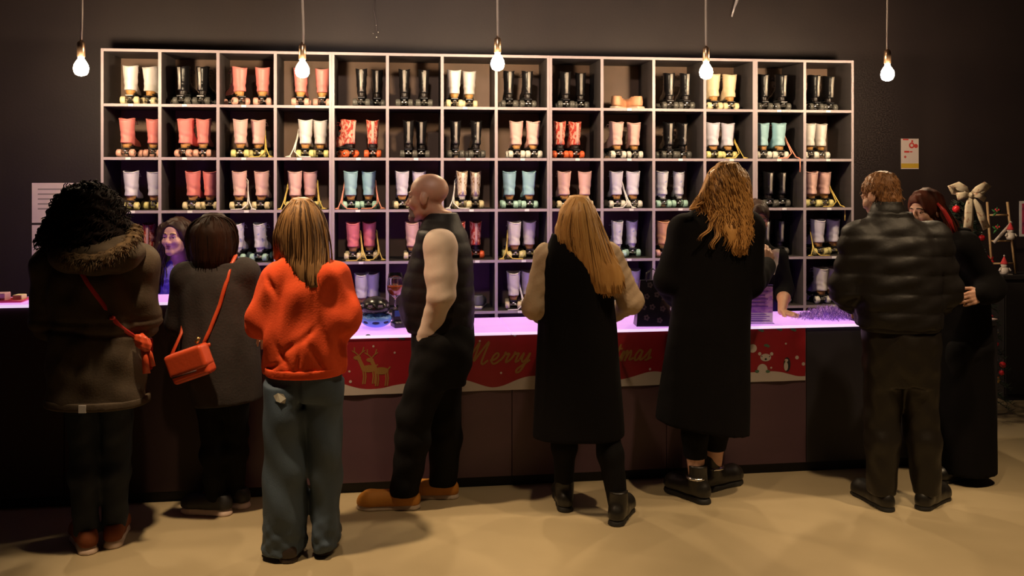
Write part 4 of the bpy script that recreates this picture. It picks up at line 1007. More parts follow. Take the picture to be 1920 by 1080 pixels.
def shoe(P, sd, up, so, length=.27, width=.047, sole=.03, boot=0.0, name='shoe', toe=None, extra=None, heel=0.0, lift=0.0):
    A = P.J['ank'+sd]; a = R(P.toeL if sd == 'L' else P.toeR); k = P.k
    M = Matrix.Translation((A.x, A.y, lift)) @ Matrix.Rotation(a, 4, 'Z')
    def c(p0, r0, p1, r1): return xf(cone(p0, r0, p1, r1), M)
    L = length; w = width
    lo = np.array((A.x-.34, A.y-.34, lift-.02)); hi = np.array((A.x+.34, A.y+.34, lift+.17+boot+.12))
    f = Field(lo, hi, .0055); z = sole
    f.adds([c((0,-.045,z+.006), .041, (0,.03,z+.006), .042), c((0,-.045,z+.030), .038, (0,.03,z+.034), .040), c((0,.03,z+.030), .040, (0,L-.125,z+.012), w), c((0,.03,z+.004), .042, (0,L-.125,z+.004), w*1.02), c((0,L-.125,z+.008), w, (0,L-.095,z+.004), w*.76), c((0,-.02,z+.035), .040, (0,-.012,z+.075), .042)], .02)
    if boot: f.adds([c((0,-.012,z+.07), .046, (0,-.01,z+.07+boot), .050)], .02)
    f.cut(lambda X, Y, Z: lift+sole*.75-Z+0*X); f.cut(lambda X, Y, Z: Z-(lift+sole+.062+boot)+0*X)
    up_o = f.build(name, up, P.root, 1)
    g = Field(lo, (hi[0], hi[1], lift+.10), .0055)
    g.adds([c((0,-.045,0), .044, (0,.03,0), .042), c((0,.03,0), .040, (0,L-.125,0), w*1.06), c((0,L-.125,0), w*1.05, (0,L-.095,0), w*.80)], .012)
    g.cut(lambda X, Y, Z: lift-Z+.0008+0*X); g.cut(lambda X, Y, Z: Z-lift-sole+0*X)
    g.build('sole', so, up_o, 1)
    m = MB()
    for i in range(4):
        y = .035+.028*i; zz = z+.072-.011*i; m.tube([M @ Vector((-.022,y,zz-.006)), M @ Vector((0,y+.004,zz+.004)), M @ Vector((.022,y,zz-.006))], .0032, 5)
    m.build('laces', so if not extra else extra, up_o)
    return up_o
def drape(f, pts, off=.004, front=False):
    """image-plane polyline (x, z) laid over the rear surface of a field"""
    out = []; last = None
    for x, z in pts:
        y = f.back(x, z, off, front)
        if y is None: y = last if last is not None else 0.0
        last = y; out.append(Vector((x, y, z)))
    return out
def hair_strands(P, f, tops, bots, n, seed, r=.0042, wave=0.0, off=.002, mid=None, steps=12, ext=0.0, parent=None, mats=None, wl=.09):
    """locks running from a top curve to a bottom curve over the rear surface of the hair volume"""
    g = random.Random(seed); ms = mats
    m = MB(); T = [P.L(*p) for p in tops]; B = [P.L(*p) for p in bots]; Mi = [P.L(*p) for p in mid] if mid else None
    def along(A, t):
        q = t*(len(A)-1); i = min(int(q), len(A)-2); return A[i].lerp(A[i+1], q-i)
    for i in range(n):
        t = (i+g.uniform(-.4, .4)+.5)/n; t = min(max(t, 0), 1); t2 = min(max(t+g.gauss(0, .03), 0), 1)
        a, b = along(T, t), along(B, t2); b = b+Vector((0,0,g.uniform(-.012, .03)+ext*g.random()))
        mm = along(Mi, t) if Mi else a.lerp(b, .5)
        ph = g.uniform(0, 6.28); pl = []
        for q in range(steps+1):
            u = q/steps; p = (1-u)**2*a+2*u*(1-u)*(2*mm-.5*(a+b))+u*u*b
            pl.append((p.x+wave*u**.7*math.sin(p.z/wl*6.28+ph)+g.gauss(0, .0008), p.z))
        d = drape(f, pl, off+g.uniform(-.003, .004))
        # keep the lock smooth in depth
        ys = [p.y for p in d]
        for _ in range(2): ys = [ys[0]]+[(ys[j-1]+ys[j]+ys[j+1])/3 for j in range(1, len(ys)-1)]+[ys[-1]]
        for p, y in zip(d, ys): p.y = y+(wave*.6*math.cos(p.z/wl*6.28+ph) if wave else 0)
        rr = [(r*1.5*g.uniform(.8, 1.2)*min(1, .45+2*(1-q/steps)) if q else r*.6, r*.8) for q in range(steps+1)]
        m.tube(d, rr, 5, g.choice((0,0,1,2)), flat=(0,-1,0))
    return m.build('hair_locks', ms, parent or P.root)
def strap(P, f, pix, w, m, name, parent, off=.006, front=False, extra=()):
    pts = [(P.L(*p).x, P.L(*p).z) for p in pix]
    fine = []
    for i in range(len(pts)-1):
        for q in range(8): t = q/8; fine.append((pts[i][0]+(pts[i+1][0]-pts[i][0])*t, pts[i][1]+(pts[i+1][1]-pts[i][1])*t))
    fine.append(pts[-1]); d = drape(f, fine, off, front); ys = [p.y for p in d]
    for _ in range(4): ys = [ys[0]]+[(ys[j-1]+ys[j]+ys[j+1])/3 for j in range(1, len(ys)-1)]+[ys[-1]]
    for p, y in zip(d, ys): p.y = y
    d = d+[Vector(e) for e in extra]
    return d
def foot(P, sd, px, row, toe, back=.075, knee=None):
    """place a foot from the image column and the row where its sole meets the floor"""
    Yf = EYE*F/(row-HOR)+back
    w = ground(px, Yf); l = P.inv @ (w-P.o); l.z = .085*P.k; P.J['ank'+sd] = l
    h = P.J['hip'+sd]; kn = h.lerp(l, .52); kn += Vector((0,.02,0)); P.J['knee'+sd] = kn
    if knee: P.J['knee'+sd] = P.L(*knee)
    setattr(P, 'toe'+sd, toe+math.degrees(math.atan((960-px)/F)))   # the foot's heading as seen along the line of sight
def skinmat(n, c): return mat(n, c, .5, noise=(30, tuple(x*.93 for x in c), one, .4, .6))
SKIN = skinmat('fair skin', (.62,.34,.24)); SKIN2 = skinmat('tanned skin', (.52,.27,.17)); SKIN3 = skinmat('light skin', (.66,.38,.28))
def cloth(n, c, r=.8, sc=180, st=.12, c2=None): return mat(n, c, r, noise=(9, c2 or tuple(x*.78 for x in c), one, .35, .65), bump=(sc, st, one), spec=.15)
def hairm(n, a, b, c, r=.5, sp=.3): return [mat(n, a, r, spec=sp, noise=(18, b, (1,1,.25), .3, .7)), mat(n+' light', b, r, spec=sp), mat(n+' dark', c, r, spec=sp)]
BLACKC = cloth('black wool', (.0030,.0022,.0025), .9); BLACKT = cloth('black trousers', (.005,.0045,.005), .85)
def legs_garment(P, m, name, t=(.020,.022,.020,.024), ztop=None, h=.008, seed=1, extra=(), zcut=.07, amp=.004, label=None):
    J, k = P.J, P.k; prs = []
    for sd in 'LR':
        a, b, c = P.prs['leg'+sd]
        prs += [('cone', a[1], a[2]+t[0], a[3], a[4]+t[1]), ('cone', b[1], b[2]+t[1], b[3], b[4]+t[2]), ('cone', c[1], c[2]+t[2], c[3]+np.array((0,0,-.01)), c[4]+t[3])]
    hb = (J['hipL']+J['hipR'])/2
    top = loft([(hb.z-.05, hb.x, hb.y, .15*k, .12*k), (hb.z+.04, hb.x, hb.y, .185*k, .135*k), (hb.z+.14*k, hb.x, hb.y, .17*k, .125*k), (hb.z+.20*k, hb.x, hb.y, .155*k, .118*k)])
    f, o = P.garment(name, [(prs, 0), ([top], 0), (list(extra), 0)], m, h, .025, cuts=[zabove(zcut)], disp=[folds(seed, .11, amp, (1,1,1.0))])
    if label: o['label'] = label
    return f, o

# ---- 1: curly haired woman in an olive parka
P = Person('woman with big dark curly hair in an olive parka, seen from behind', 4.22, 183, 1.66)
P.set(neck=(172,470), head=(166,410,.03), shL=(97,498), shR=(262,494), elL=(86,600,.02), elR=(271,600,.03), wrL=(92,585,.27), wrR=(262,582,.30), hipL=(150,690), hipR=(216,690))
foot(P, 'L', 162, 1042, 10); foot(P, 'R', 215, 1029, -8)
P.finish_body(SKIN)
OLIVE = cloth('olive parka cloth', (.085,.062,.042), .7, 120, .15, (.060,.045,.032))
rows = P.rows([(478,135,215,.09,-.0),(492,105,250,.12),(520,86,270,.145),(560,92,270,.15),(615,98,266,.145),(640,94,268,.15),(700,92,272,.16),(758,93,274,.165)])
arms = P.prs['armL']+P.prs['armR']
zc = P.L(183,618).z
f, coat = P.garment('parka', [(P.prs['torso'], .012), ([loft(rows, 2.3)], 0), (arms, .034)], OLIVE, .008, .035, disp=[folds(3, .16, .006, (1,1,.8)), lambda X, Y, Z: .012*np.exp(-((Z-zc+.01*np.sin(X*14))/.011)**2), lambda X, Y, Z: .006*np.exp(-((Z-zc-.05)/.009)**2)], cuts=[zabove(P.L(183,757).z)])
coat['label'] = 'olive parka with a drawn-in waist'
PF = f
hem = P.rows([(741,92,275,.166),(757,91,276,.168)]); P.garment('hem_band', [([loft(hem, 2.3)], .004)], OLIVE, .008, .01, parent=coat)
for sd in 'LR': P.garment('cuff', [([cone(P.J['el'+sd].lerp(P.J['wr'+sd], .84), .045, P.J['wr'+sd], .043)], .006)], OLIVE, .008, .01, parent=coat, cuts=[plane_keep(P.J['wr'+sd]+(P.J['wr'+sd]-P.J['el'+sd]).normalized()*.012, P.J['el'+sd]-P.J['wr'+sd]), plane_keep(P.J['el'+sd].lerp(P.J['wr'+sd], .84), P.J['wr'+sd]-P.J['el'+sd])])
m = MB(); t0 = P.L(187,750); y = PF.back(t0.x, t0.z+.01, .012) or -.17; m.box((t0.x-.016,y-.004,t0.z-.016), (t0.x+.016,y+.004,t0.z+.018)); m.build('hem_tag', mat('grey tag', (.55,.52,.52), .6), coat)
# hood and fur edge
hd = P.L(185,478); HOODM = OLIVE
f2, hood = P.garment('hood', [([ell(P.L(182,486,-.10), (.20,.085,.075)), ell(P.L(228,468,-.08), (.10,.08,.07)), ell(P.L(135,478,-.08), (.10,.08,.06))], 0)], OLIVE, .008, .05, disp=[folds(5, .1, .005, (1,1,1))])
FURM = [mat('brown fur', (.12,.07,.028), .9, noise=(40, (.06,.034,.014), one, .35, .65)), mat('fur light', (.18,.11,.05), .9), mat('fur dark', (.05,.03,.012), .9)]
arc = [P.L(*q) for q in ((102,470,-.10),(130,484,-.17),(165,490,-.20),(200,483,-.20),(228,468,-.17),(248,450,-.11),(256,430,-.04))]
ff = Field(np.min([np.array(a) for a in arc], 0)-.1, np.max([np.array(a) for a in arc], 0)+.1, .007)
for a, b in zip(arc, arc[1:]): ff.add(cone(a, .026, b, .026), .01)
ff.disp(lambda X, Y, Z: .006*waves(9, 8, .03)(X, Y, Z)); fur = ff.build('fur_trim', FURM[0], hood); fur['label'] = 'brown fur trim'
m = MB(); g = random.Random(4)
for i in range(len(arc)-1):
    for j in range(240):
        p = arc[i].lerp(arc[i+1], g.random()); d = Vector((g.gauss(0,1), g.gauss(-.3,1), g.gauss(0,1))).normalized()
        a = p+d*.020; b = p+d*.032+Vector((g.gauss(0,.005),0,-.006)); m.tube([a, b, b+d*.01+Vector((0,0,-.012))], [.0022,.0016,.0005], 3, g.choice((0,1,2)), cap=False)
m.build('fur_strands', FURM, fur)
# curly hair
CURL = hairm('black curls', (.007,.004,.0035), (.012,.006,.005), (.004,.0025,.0025))
for q in CURL: q.node_tree.nodes['Principled BSDF'].inputs['Specular IOR Level'].default_value = .12; q.node_tree.nodes['Principled BSDF'].inputs['Roughness'].default_value = .8
hv = [ell(P.L(166,405,.0), (.165,.150,.135)), ell(P.L(120,440,-.0), (.105,.12,.085)), ell(P.L(205,440,-.0), (.105,.12,.08)), ell(P.L(162,450,-.05), (.15,.11,.085)), ell(P.L(165,372,.0), (.115,.12,.065))]
hf, hair = P.garment('hair', [(hv, 0)], CURL, .008, .04, disp=[lambda X, Y, Z: .010*waves(2, 9, .055)(X, Y, Z)], cuts=[plane_keep(P.J['head']+Vector((0,.10,0)), (0,-1,0))], smooth=1)
m = MB(); g = random.Random(8); cen = P.L(163,425,0)
for i in range(900):
    d = Vector((g.gauss(0,1), -abs(g.gauss(0,1))*.9+.25, g.gauss(.1,.9))).normalized()
    p = Vector(cen); st = 0
    while hf.val(p) < -.002 and st < 80: p = p+d*.006; st += 1
    r0 = g.uniform(.006, .011); ax = (Vector((0,0,-1))+d*.5).normalized(); u = ax.orthogonal().normalized(); w = ax.cross(u); ph = g.uniform(0, 6.28)
    L_ = g.uniform(.04, .085); p = p-d*.008
    m.tube([p+ax*(L_*q/9-.02)+u*(r0*math.cos(ph+q*1.05))+w*(r0*math.sin(ph+q*1.05)) for q in range(10)], [.0026]*9+[.0008], 4, g.choice((0,0,1,2)))
m.build('curls', CURL, hair)
NAVY = cloth('dark navy denim', (.022,.028,.040), .7, 200, .15)
legs_garment(P, NAVY, 'jeans', (.010,.012,.013,.018), seed=11, amp=.003)
BRSH = cloth('brown suede', (.20,.060,.025), .7); PALES = mat('pale sole', (.66,.50,.40), .6)
for sd in 'LR': shoe(P, sd, BRSH, PALES, sole=.042)
# her red crossbody strap and bag
REDB = mat('red leather', (.52,.030,.028), .45, bump=(60,.1,one)); ORB = mat('orange red leather', (.62,.075,.022), .45, bump=(60,.1,one)); BRASS = mat('brass fitting', (.75,.52,.22), .3, 1)
bag = empty('crossbody_bag', P.o, 0); tag(bag, 'red strapped crossbody bag worn over the olive parka', 'bag')
d = strap(P, PF, [(174,498),(205,545),(238,594),(264,632)], .011, REDB, 'strap', bag, off=.004)
tip = P.L(266,640,-.07)
m = MB(); m.tube([P.L(150,492,.0),]+d+[tip], [(.011,.003)]*(len(d)+2), 6, flat=[(0,-1,.25)]*(len(d)+2)); m.build('strap', REDB, bag)
m = MB(); q = d[len(d)*6//10]; m.lathe([(.0005,-.010),(.013,-.006),(.013,.006),(.0005,.010)], 10, c=(q.x,q.y-.003,q.z)); m.build('buckle', REDB, bag)
kf = Field(np.array(tip)-.09, np.array(tip)+.09, .005); kf.adds([ell(tip, (.030,.028,.035)), ell(tip+Vector((.018,.0,-.02)), (.024,.024,.03)), ell(tip+Vector((-.012,-.01,.015)), (.020,.02,.022))], .01); kf.disp(lambda X, Y, Z: .003*waves(3,6,.03)(X,Y,Z)); kf.build('knot', ORB, bag)
m = MB(); m.tube([tip+Vector((.005,-.005,-.02)), tip+Vector((.020,-.012,-.08)), tip+Vector((.026,-.01,-.145))], [(.013,.004),(.017,.004),(.020,.004)], 6, flat=(0,-1,0)); m.build('tail', ORB, bag)
m = MB(); m.tube([tip+Vector((.015,.0,-.02)), tip+Vector((.040,-.004,-.06)), tip+Vector((.052,.0,-.115))], [(.010,.004),(.013,.004),(.012,.004)], 6, flat=(0,-1,0)); m.build('tail', ORB, bag)
bc = P.L(252,665,.22); boxobj('body', (bc.x-.10,bc.y-.03,bc.z-.08), (bc.x+.08,bc.y+.04,bc.z+.08), REDB, bag, .012)

# ---- 2: girl with the red shoulder bag
P = Person('person with a dark bob in a dark grey coat, seen from behind', 4.62, 408, 1.53)
P.set(neck=(410,490), head=(402,448,.03), shL=(350,520), shR=(458,512), elL=(332,605,.04), elR=(478,600,.04), wrL=(348,550,.14), wrR=(460,546,.13), hipL=(388,690), hipR=(440,690)); P.hy = .25
foot(P, 'L', 405, 967, 62, .03); foot(P, 'R', 440, 953, 58, .03)
P.finish_body(SKIN, eyes=(.04,.02,.01))
GREYC = cloth('charcoal wool coat', (.050,.041,.040), .9, 90, .2, (.036,.030,.029))
rows = P.rows([(495,385,440,.07),(508,352,462,.10),(540,338,474,.12),(600,335,480,.13),(680,340,486,.135),(757,366,489,.14)])
cf, coat = P.garment('coat', [(P.prs['torso'], .014), ([loft(rows, 2.3)], 0), (P.prs['armL']+P.prs['armR'], .026)], GREYC, .008, .03, disp=[folds(21, .14, .004, (1,1,.3))], cuts=[plane_keep(P.L(430,752), (-.10,0,1))])
coat['label'] = 'dark grey wool coat'
P.garment('collar', [([cone(P.L(380,496,-.02), .022, P.L(440,494,-.02), .022), cone(P.L(385,494,.06), .022, P.L(380,496,-.02), .022), cone(P.L(438,492,.06), .022, P.L(440,494,-.02), .022)], 0)], GREYC, .007, .02, parent=coat)
DKB = hairm('dark brown hair', (.016,.007,.004), (.034,.013,.007), (.008,.004,.003), .6, .15)
hv = [ell(P.L(401,440,.01), (.098,.115,.110)), loft(P.rows([(404,388,415,.03),(414,372,430,.075),(430,360,442,.11),(460,357,446,.11),(492,362,443,.095),(500,372,438,.08)], dc=-.01))]
hf, hair = P.garment('hair', [(hv, 0)], DKB, .007, .03, subs=[ell(P.J['head']+Vector((-.03,.115,-.03)), (.065,.06,.085))], disp=[folds(6, .03, .0022, (1,1,.1))], smooth=1)
hair_strands(P, hf, [(394,405),(402,403),(411,405)], [(358,488),(375,498),(402,500),(428,497),(444,486)], 170, 3, r=.0018, mats=DKB, off=.0, parent=hair, mid=[(356,428),(402,432),(448,426)])
legs_garment(P, BLACKT, 'leggings', (.012,.012,.014,.016), seed=12, amp=.003)
BLK = mat('black canvas', (.012,.011,.012), .6); WS = mat('white rubber sole', (.72,.55,.47), .5)
for sd in 'LR': shoe(P, sd, BLK, WS, length=.25, sole=.040, extra=REDB)
bag = empty('shoulder_bag', P.o, 0); tag(bag, 'orange red flap shoulder bag hanging on the dark grey coat', 'bag')
d = strap(P, cf, [(442,470),(438,520),(426,565),(410,610),(397,640)], .011, ORB, 'strap', bag, off=.006)
end = P.L(394,646,-.17); topf = P.L(441,468,.03)
m = MB(); a0 = [P.L(425,505,.06), P.L(441,492,-.02)]
dd = [p for p in d if p.z < P.L(440,494).z]
m.tube([P.L(437,486,.09), P.L(441,475,.03), P.L(442,479,-.045)]+dd+[end], [(.0105,.003)]*(len(dd)+4), 6, flat=[(0,-.3,1),(0,-.5,1),(0,-.8,.6)]+[(0,-1,.1)]*(len(dd)+1)); m.build('strap', ORB, bag)
BM = Matrix.Translation(P.L(358,682,-.20)) @ Matrix.Rotation(R(-20), 4, 'Y') @ Matrix.Rotation(R(-12), 4, 'Z')
def bagbox(n, c, hf_, r, mm, par=bag): 
    fb = Field(np.array(BM.translation)-.17, np.array(BM.translation)+.17, .005); fb.add(xf(rbox(c, hf_, r), BM), 0); return fb.build(n, mm, par, 1)
bagbox('body', (0,0,0), (.104,.042,.074), .018, ORB); bagbox('flap', (0,-.006,.020), (.107,.042,.056), .016, ORB)
m = MB(); m.tube([BM @ Vector((-.09,-.050,-.032)), BM @ Vector((.05,-.0505,-.036))], [(.005,.002)]*2, 6, flat=(0,-1,0)); m.build('flap_slot', mat('dark slot', (.05,.008,.006), .6), bag)
m = MB(); q = BM @ Vector((.086,-.03,.088)); m.tube([q, q+Vector((.012,0,.028))], .009, 8); m.build('strap_ring', BRASS, bag)
m = MB(); m.tube([BM @ Vector((-.085,0,.07)), P.L(340,625,-.10), P.L(350,570,-.02), P.L(362,540,.0)], [(.009,.003)]*4, 6, flat=(0,-1,.2)); m.build('rear_strap', ORB, bag)

# ---- 3: orange sweatshirt and baggy jeans
P = Person('long haired woman in an orange red sweatshirt and baggy jeans', 4.17, 568, 1.64)
P.set(neck=(572,484), head=(566,426,.025), shL=(517,520), shR=(627,516), elL=(496,598,.0), elR=(645,595,.0), wrL=(495,618,.27), wrR=(640,616,.28), hipL=(540,720), hipR=(600,720)); P.hy = .45
foot(P, 'L', 537, 1057, 12); foot(P, 'R', 610, 1042, -10)
P.finish_body(SKIN3)
ORS = cloth('orange red fleece', (.86,.105,.030), .85, 120, .14, (.80,.090,.026))
rows = P.rows([(474,545,600,.07),(484,524,622,.095),(500,507,638,.12),(520,497,648,.135),(560,496,648,.145),(620,499,645,.15),(672,495,645,.155),(690,500,640,.148),(701,501,638,.14)])
def crease(x0, z0, dx, dz, w, L_, amp):
    n = math.hypot(dx, dz); ux, uz = dx/n, dz/n
    return lambda X, Y, Z: amp*np.exp(-(((X-x0)*uz-(Z-z0)*ux)/w)**2-(((X-x0)*ux+(Z-z0)*uz)/L_)**2)*(Y < .02)
cr = []
for (px, py, dx, dz, w, L_, amp) in ((545,660,.5,-1,.012,.06,.016),(575,665,.1,1,.012,.07,.014),(605,660,-.5,1,.012,.07,.014),(560,640,.8,.6,.014,.06,.012),(540,560,.1,1,.016,.09,.012),(600,560,-.05,1,.014,.09,.008),(618,620,-.3,1,.014,.08,.010),(520,530,.5,-1,.016,.05,.012),(560,690,1,.1,.010,.05,.014),(520,680,1,.5,.010,.05,.012),(590,620,.7,.8,.012,.05,.010)):
    q = P.L(px, py); cr.append(crease(q.x, q.z, dx, dz, w, L_, amp))
slv = []
for sd in 'LR':
    a, e, w_ = P.J['sh'+sd], P.J['el'+sd], P.J['wr'+sd]
    slv += [cone(a, .066, e, .074), cone(e, .074, e.lerp(w_, .5), .070), cone(e.lerp(w_, .5), .070, w_, .044)]
sf, sw = P.garment('sweatshirt', [(P.prs['torso'], .014), ([loft(rows, 2.4)], 0), (slv, 0)], ORS, .007, .042, disp=[folds(33, .13, .007, (1,1,.6))]+cr, cuts=[zabove(P.L(568,700).z)])
sw['label'] = 'orange red sweatshirt'
P.garment('hem_rib', [([loft(P.rows([(684,502,641,.147),(701,503,638,.142)]), 2.4)], .006)], ORS, .007, .01, parent=sw)
for sd in 'LR': P.garment('cuff', [([cone(P.J['el'+sd].lerp(P.J['wr'+sd], .80), .042, P.J['wr'+sd], .038)], .004)], ORS, .007, .01, parent=sw, cuts=[plane_keep(P.J['wr'+sd]+(P.J['wr'+sd]-P.J['el'+sd]).normalized()*.012, P.J['el'+sd]-P.J['wr'+sd]), plane_keep(P.J['el'+sd].lerp(P.J['wr'+sd], .80), P.J['wr'+sd]-P.J['el'+sd])])
P.garment('neck_rib', [([cone(P.L(545,482,-.04), .016, P.L(600,481,-.04), .016), cone(P.L(545,482,-.04), .016, P.L(548,484,.06), .016), cone(P.L(600,481,-.04), .016, P.L(597,484,.06), .016)], 0)], ORS, .007, .02, parent=sw)
LBR = hairm('light brown hair', (.20,.098,.036), (.34,.18,.070), (.085,.042,.018))
hv = [ell(P.L(566,418,.01), (.094,.118,.112)), loft(P.rows([(374,556,578,.03),(384,542,592,.075),(405,527,606,.105),(440,522,613,.11),(470,528,618,.10),(490,540,620,.075,-.04),(520,562,625,.055,-.07),(534,572,622,.045,-.08)], dc=-.015)),
      cone(P.L(532,440,-.02), .045, P.L(522,478,.0), .028)]
hf, hair = P.garment('hair', [(hv, 0)], LBR, .007, .03, subs=[ell(P.J['head']+Vector((-.05,.115,-.04)), (.065,.06,.085))], disp=[folds(6, .035, .0025, (1,1,.08))], smooth=1)
hair_strands(P, hf, [(555,375),(563,373),(571,373),(580,375)], [(516,470),(545,492),(570,530),(597,538),(626,526)], 260, 5, r=.0021, mats=LBR, parent=hair, mid=[(524,415),(556,420),(585,425),(611,415)], ext=.02)
JEAN = mat('faded blue denim', (.075,.110,.155), .8, noise=(5, (.048,.072,.105), (1,1,.5), .35, .65), bump=(220,.15,one))
jl = [loft(P.rows([(715,500,575,.12),(800,498,578,.12),(900,498,578,.115),(960,496,577,.115),(1030,496,576,.12),(1052,498,576,.125)], dc=P.J['ankL'].y*.4), 2.2),
      loft(P.rows([(715,566,641,.12),(800,574,640,.115),(900,580,638,.105),(980,584,634,.10),(1040,588,630,.105)], dc=P.J['ankR'].y*.6), 2.2), loft(P.rows([(660,505,638,.125),(700,502,640,.135),(735,500,640,.14),(748,505,636,.12)]), 2.2)]
jf, je = P.garment('jeans', [(jl, 0)], JEAN, .0075, .022, disp=[folds(41, .16, .006, (1,1,.8)), folds(44, .07, .006, (1,1,1.4), P.L(568,940).z, P.L(568,1040).z), lambda X, Y, Z: .012*np.exp(-((X-(P.L(572,800).x))/.012)**2)*(Z > P.L(568,760).z)*(Y < 0)], cuts=[zabove(.022)])
je['label'] = 'faded baggy jeans with frayed hems'
pp = [P.L(*q) for q in ((528,728),(536,723),(546,725),(551,733),(549,742),(541,740),(533,738))]
m = MB(); ys = drape(jf, [(p.x, p.z) for p in pp], .010); m.add(ys, [tuple(range(len(ys)))]); m.add([(p.x, p.y+.008, p.z) for p in ys], [tuple(range(len(ys)-1, -1, -1))]); m.build('pale_patch', mat('pale denim patch', (.55,.52,.44), .8), je)  # small pale patch laid over the back of the jeans
DKS = mat('dark brown shoe', (.030,.018,.014), .5)
for sd in 'LR': shoe(P, sd, DKS, DKS, sole=.025)

# ---- 4: bald man in a gilet, in profile
P = Person('bald man in a dark quilted gilet and pale shirt standing in profile at the counter', 4.74, 812, 1.745, rz=R(80))
P.set(neck=(828,408,.0), head=(801,370,-.01), shL=(826,462,-.165), shR=(830,456,.165), elL=(828,552,-.205), elR=(826,552,.19), wrL=(799,634,-.122), wrR=(808,622,.120), hipL=(828,650,-.085), hipR=(828,650,.085))
P.hs = 1.07; P.hp = -.05; P.hy = -.04
foot(P, 'L', 757, 960, 4, .06, knee=(776,780,-.07)); foot(P, 'R', 830, 942, 4, .08, knee=(832,785,.09)); P.hand = {'L': (Vector((.28,-.10,-1)), Vector((1,0,0)), .25), 'R': (Vector((-.25,-.12,-1)), Vector((-1,0,0)), .3)}
P.finish_body(SKIN2)
GIL = mat('black quilted nylon', (.007,.005,.007), .55, spec=.25, bump=(40,.15,one)); SHIRT = cloth('pale cotton shirt', (.62,.50,.43), .8, 200, .08, (.56,.44,.38))
# shirt: body and sleeves
rows = P.rows([(415,795,858,.085),(440,790,872,.14),(480,775,880,.165),(540,757,884,.17),(590,752,884,.165),(625,770,884,.15)], side=True)
sl = []
for sd in 'LR':
    a, e, w_ = P.J['sh'+sd], P.J['el'+sd], P.J['wr'+sd]; sl += [cone(a, .086, a.lerp(e, .6), .078), cone(a.lerp(e, .6), .078, e, .066), cone(e, .064, w_, .044)]
shf, sh = P.garment('shirt', [([loft(rows)], -.012), (sl, 0), ([grow(P.prs['torso'][0], .012)], 0), (P.prs['armL'][:2]+P.prs['armR'][:2], .014)], SHIRT, .007, .03, disp=[folds(51, .12, .0013, (1,1,1.8))], cuts=[zabove(P.L(800,640).z), zbelow(P.L(828,408).z)])
sh['label'] = 'pale long-sleeved shirt'
P.garment('cuff', [([cone(P.J['elL'].lerp(P.J['wrL'], .8), .046, P.J['wrL'], .044)], .003)], SHIRT, .007, .01, parent=sh, cuts=[plane_keep(P.J['elL'].lerp(P.J['wrL'], .8), P.J['wrL']-P.J['elL'])])
rows = P.rows([(398,800,852,.075),(420,792,860,.09),(440,786,876,.15),(480,770,886,.170),(540,752,889,.178),(585,747,889,.175),(612,756,889,.165),(622,772,886,.16)], side=True)
zz0 = P.L(812,400).z
arm_holes = [cone(P.J['shL']+Vector((-.20,0,-.02)), .100, P.J['shL']+Vector((-.045,0,-.035)), .080), cone(P.J['shR']+Vector((.20,0,-.02)), .100, P.J['shR']+Vector((.045,0,-.035)), .080)]
gf, gi = P.garment('gilet', [([loft(rows)], 0), ([grow(P.prs['torso'][0], .026)], 0)], GIL, .0075, .02, subs=arm_holes, disp=[lambda X, Y, Z: -.005*np.sqrt(np.abs(np.sin(math.pi*(Z-zz0)/.075)))+.003, folds(52, .10, .0015, (1,1,1))], cuts=[zbelow(P.L(828,399).z), zabove(P.L(812,622).z)])
gi['label'] = 'dark quilted gilet'
# beard
bf = Field(np.array(P.J['head'])-.16, np.array(P.J['head'])+.16, .005)
hs = P.hs
for p in (ell(np.array((0,.076,-.094))*hs, np.array((.030,.024,.026))*hs), cone(np.array((-.026,.066,-.085))*hs, .018*hs, np.array((-.028,.078,-.056))*hs, .010*hs), cone(np.array((.026,.066,-.085))*hs, .018*hs, np.array((.028,.078,-.056))*hs, .010*hs), cone(np.array((-.024,.084,-.046))*hs, .0075*hs, np.array((.024,.084,-.046))*hs, .0075*hs)): bf.add(xf(p, P.M4), .008)
bf.disp(lambda X, Y, Z: .002*waves(4,8,.012)(X,Y,Z)); bo = bf.build('beard', mat('grey stubble beard', (.22,.16,.14), .9, bump=(200,.4,one)), P.root, 1); bo['label'] = 'short grey goatee'
legs_garment(P, BLACKT, 'trousers', (.038,.034,.032,.038), seed=13, amp=.003, extra=[loft(P.rows([(598,768,888,.165),(640,772,890,.17),(690,768,884,.165),(720,765,872,.15)], side=True))])
MUS = mat('mustard suede', (.62,.26,.035), .7, noise=(12, (.52,.20,.025), one, .3, .7), bump=(120,.1,one)); MUSS = mat('pale rubber', (.62,.50,.38), .6)
for sd in 'LR': shoe(P, sd, MUS, MUSS, length=.30, width=.052, sole=.030, extra=mat('mustard laces', (.55,.22,.03), .7))

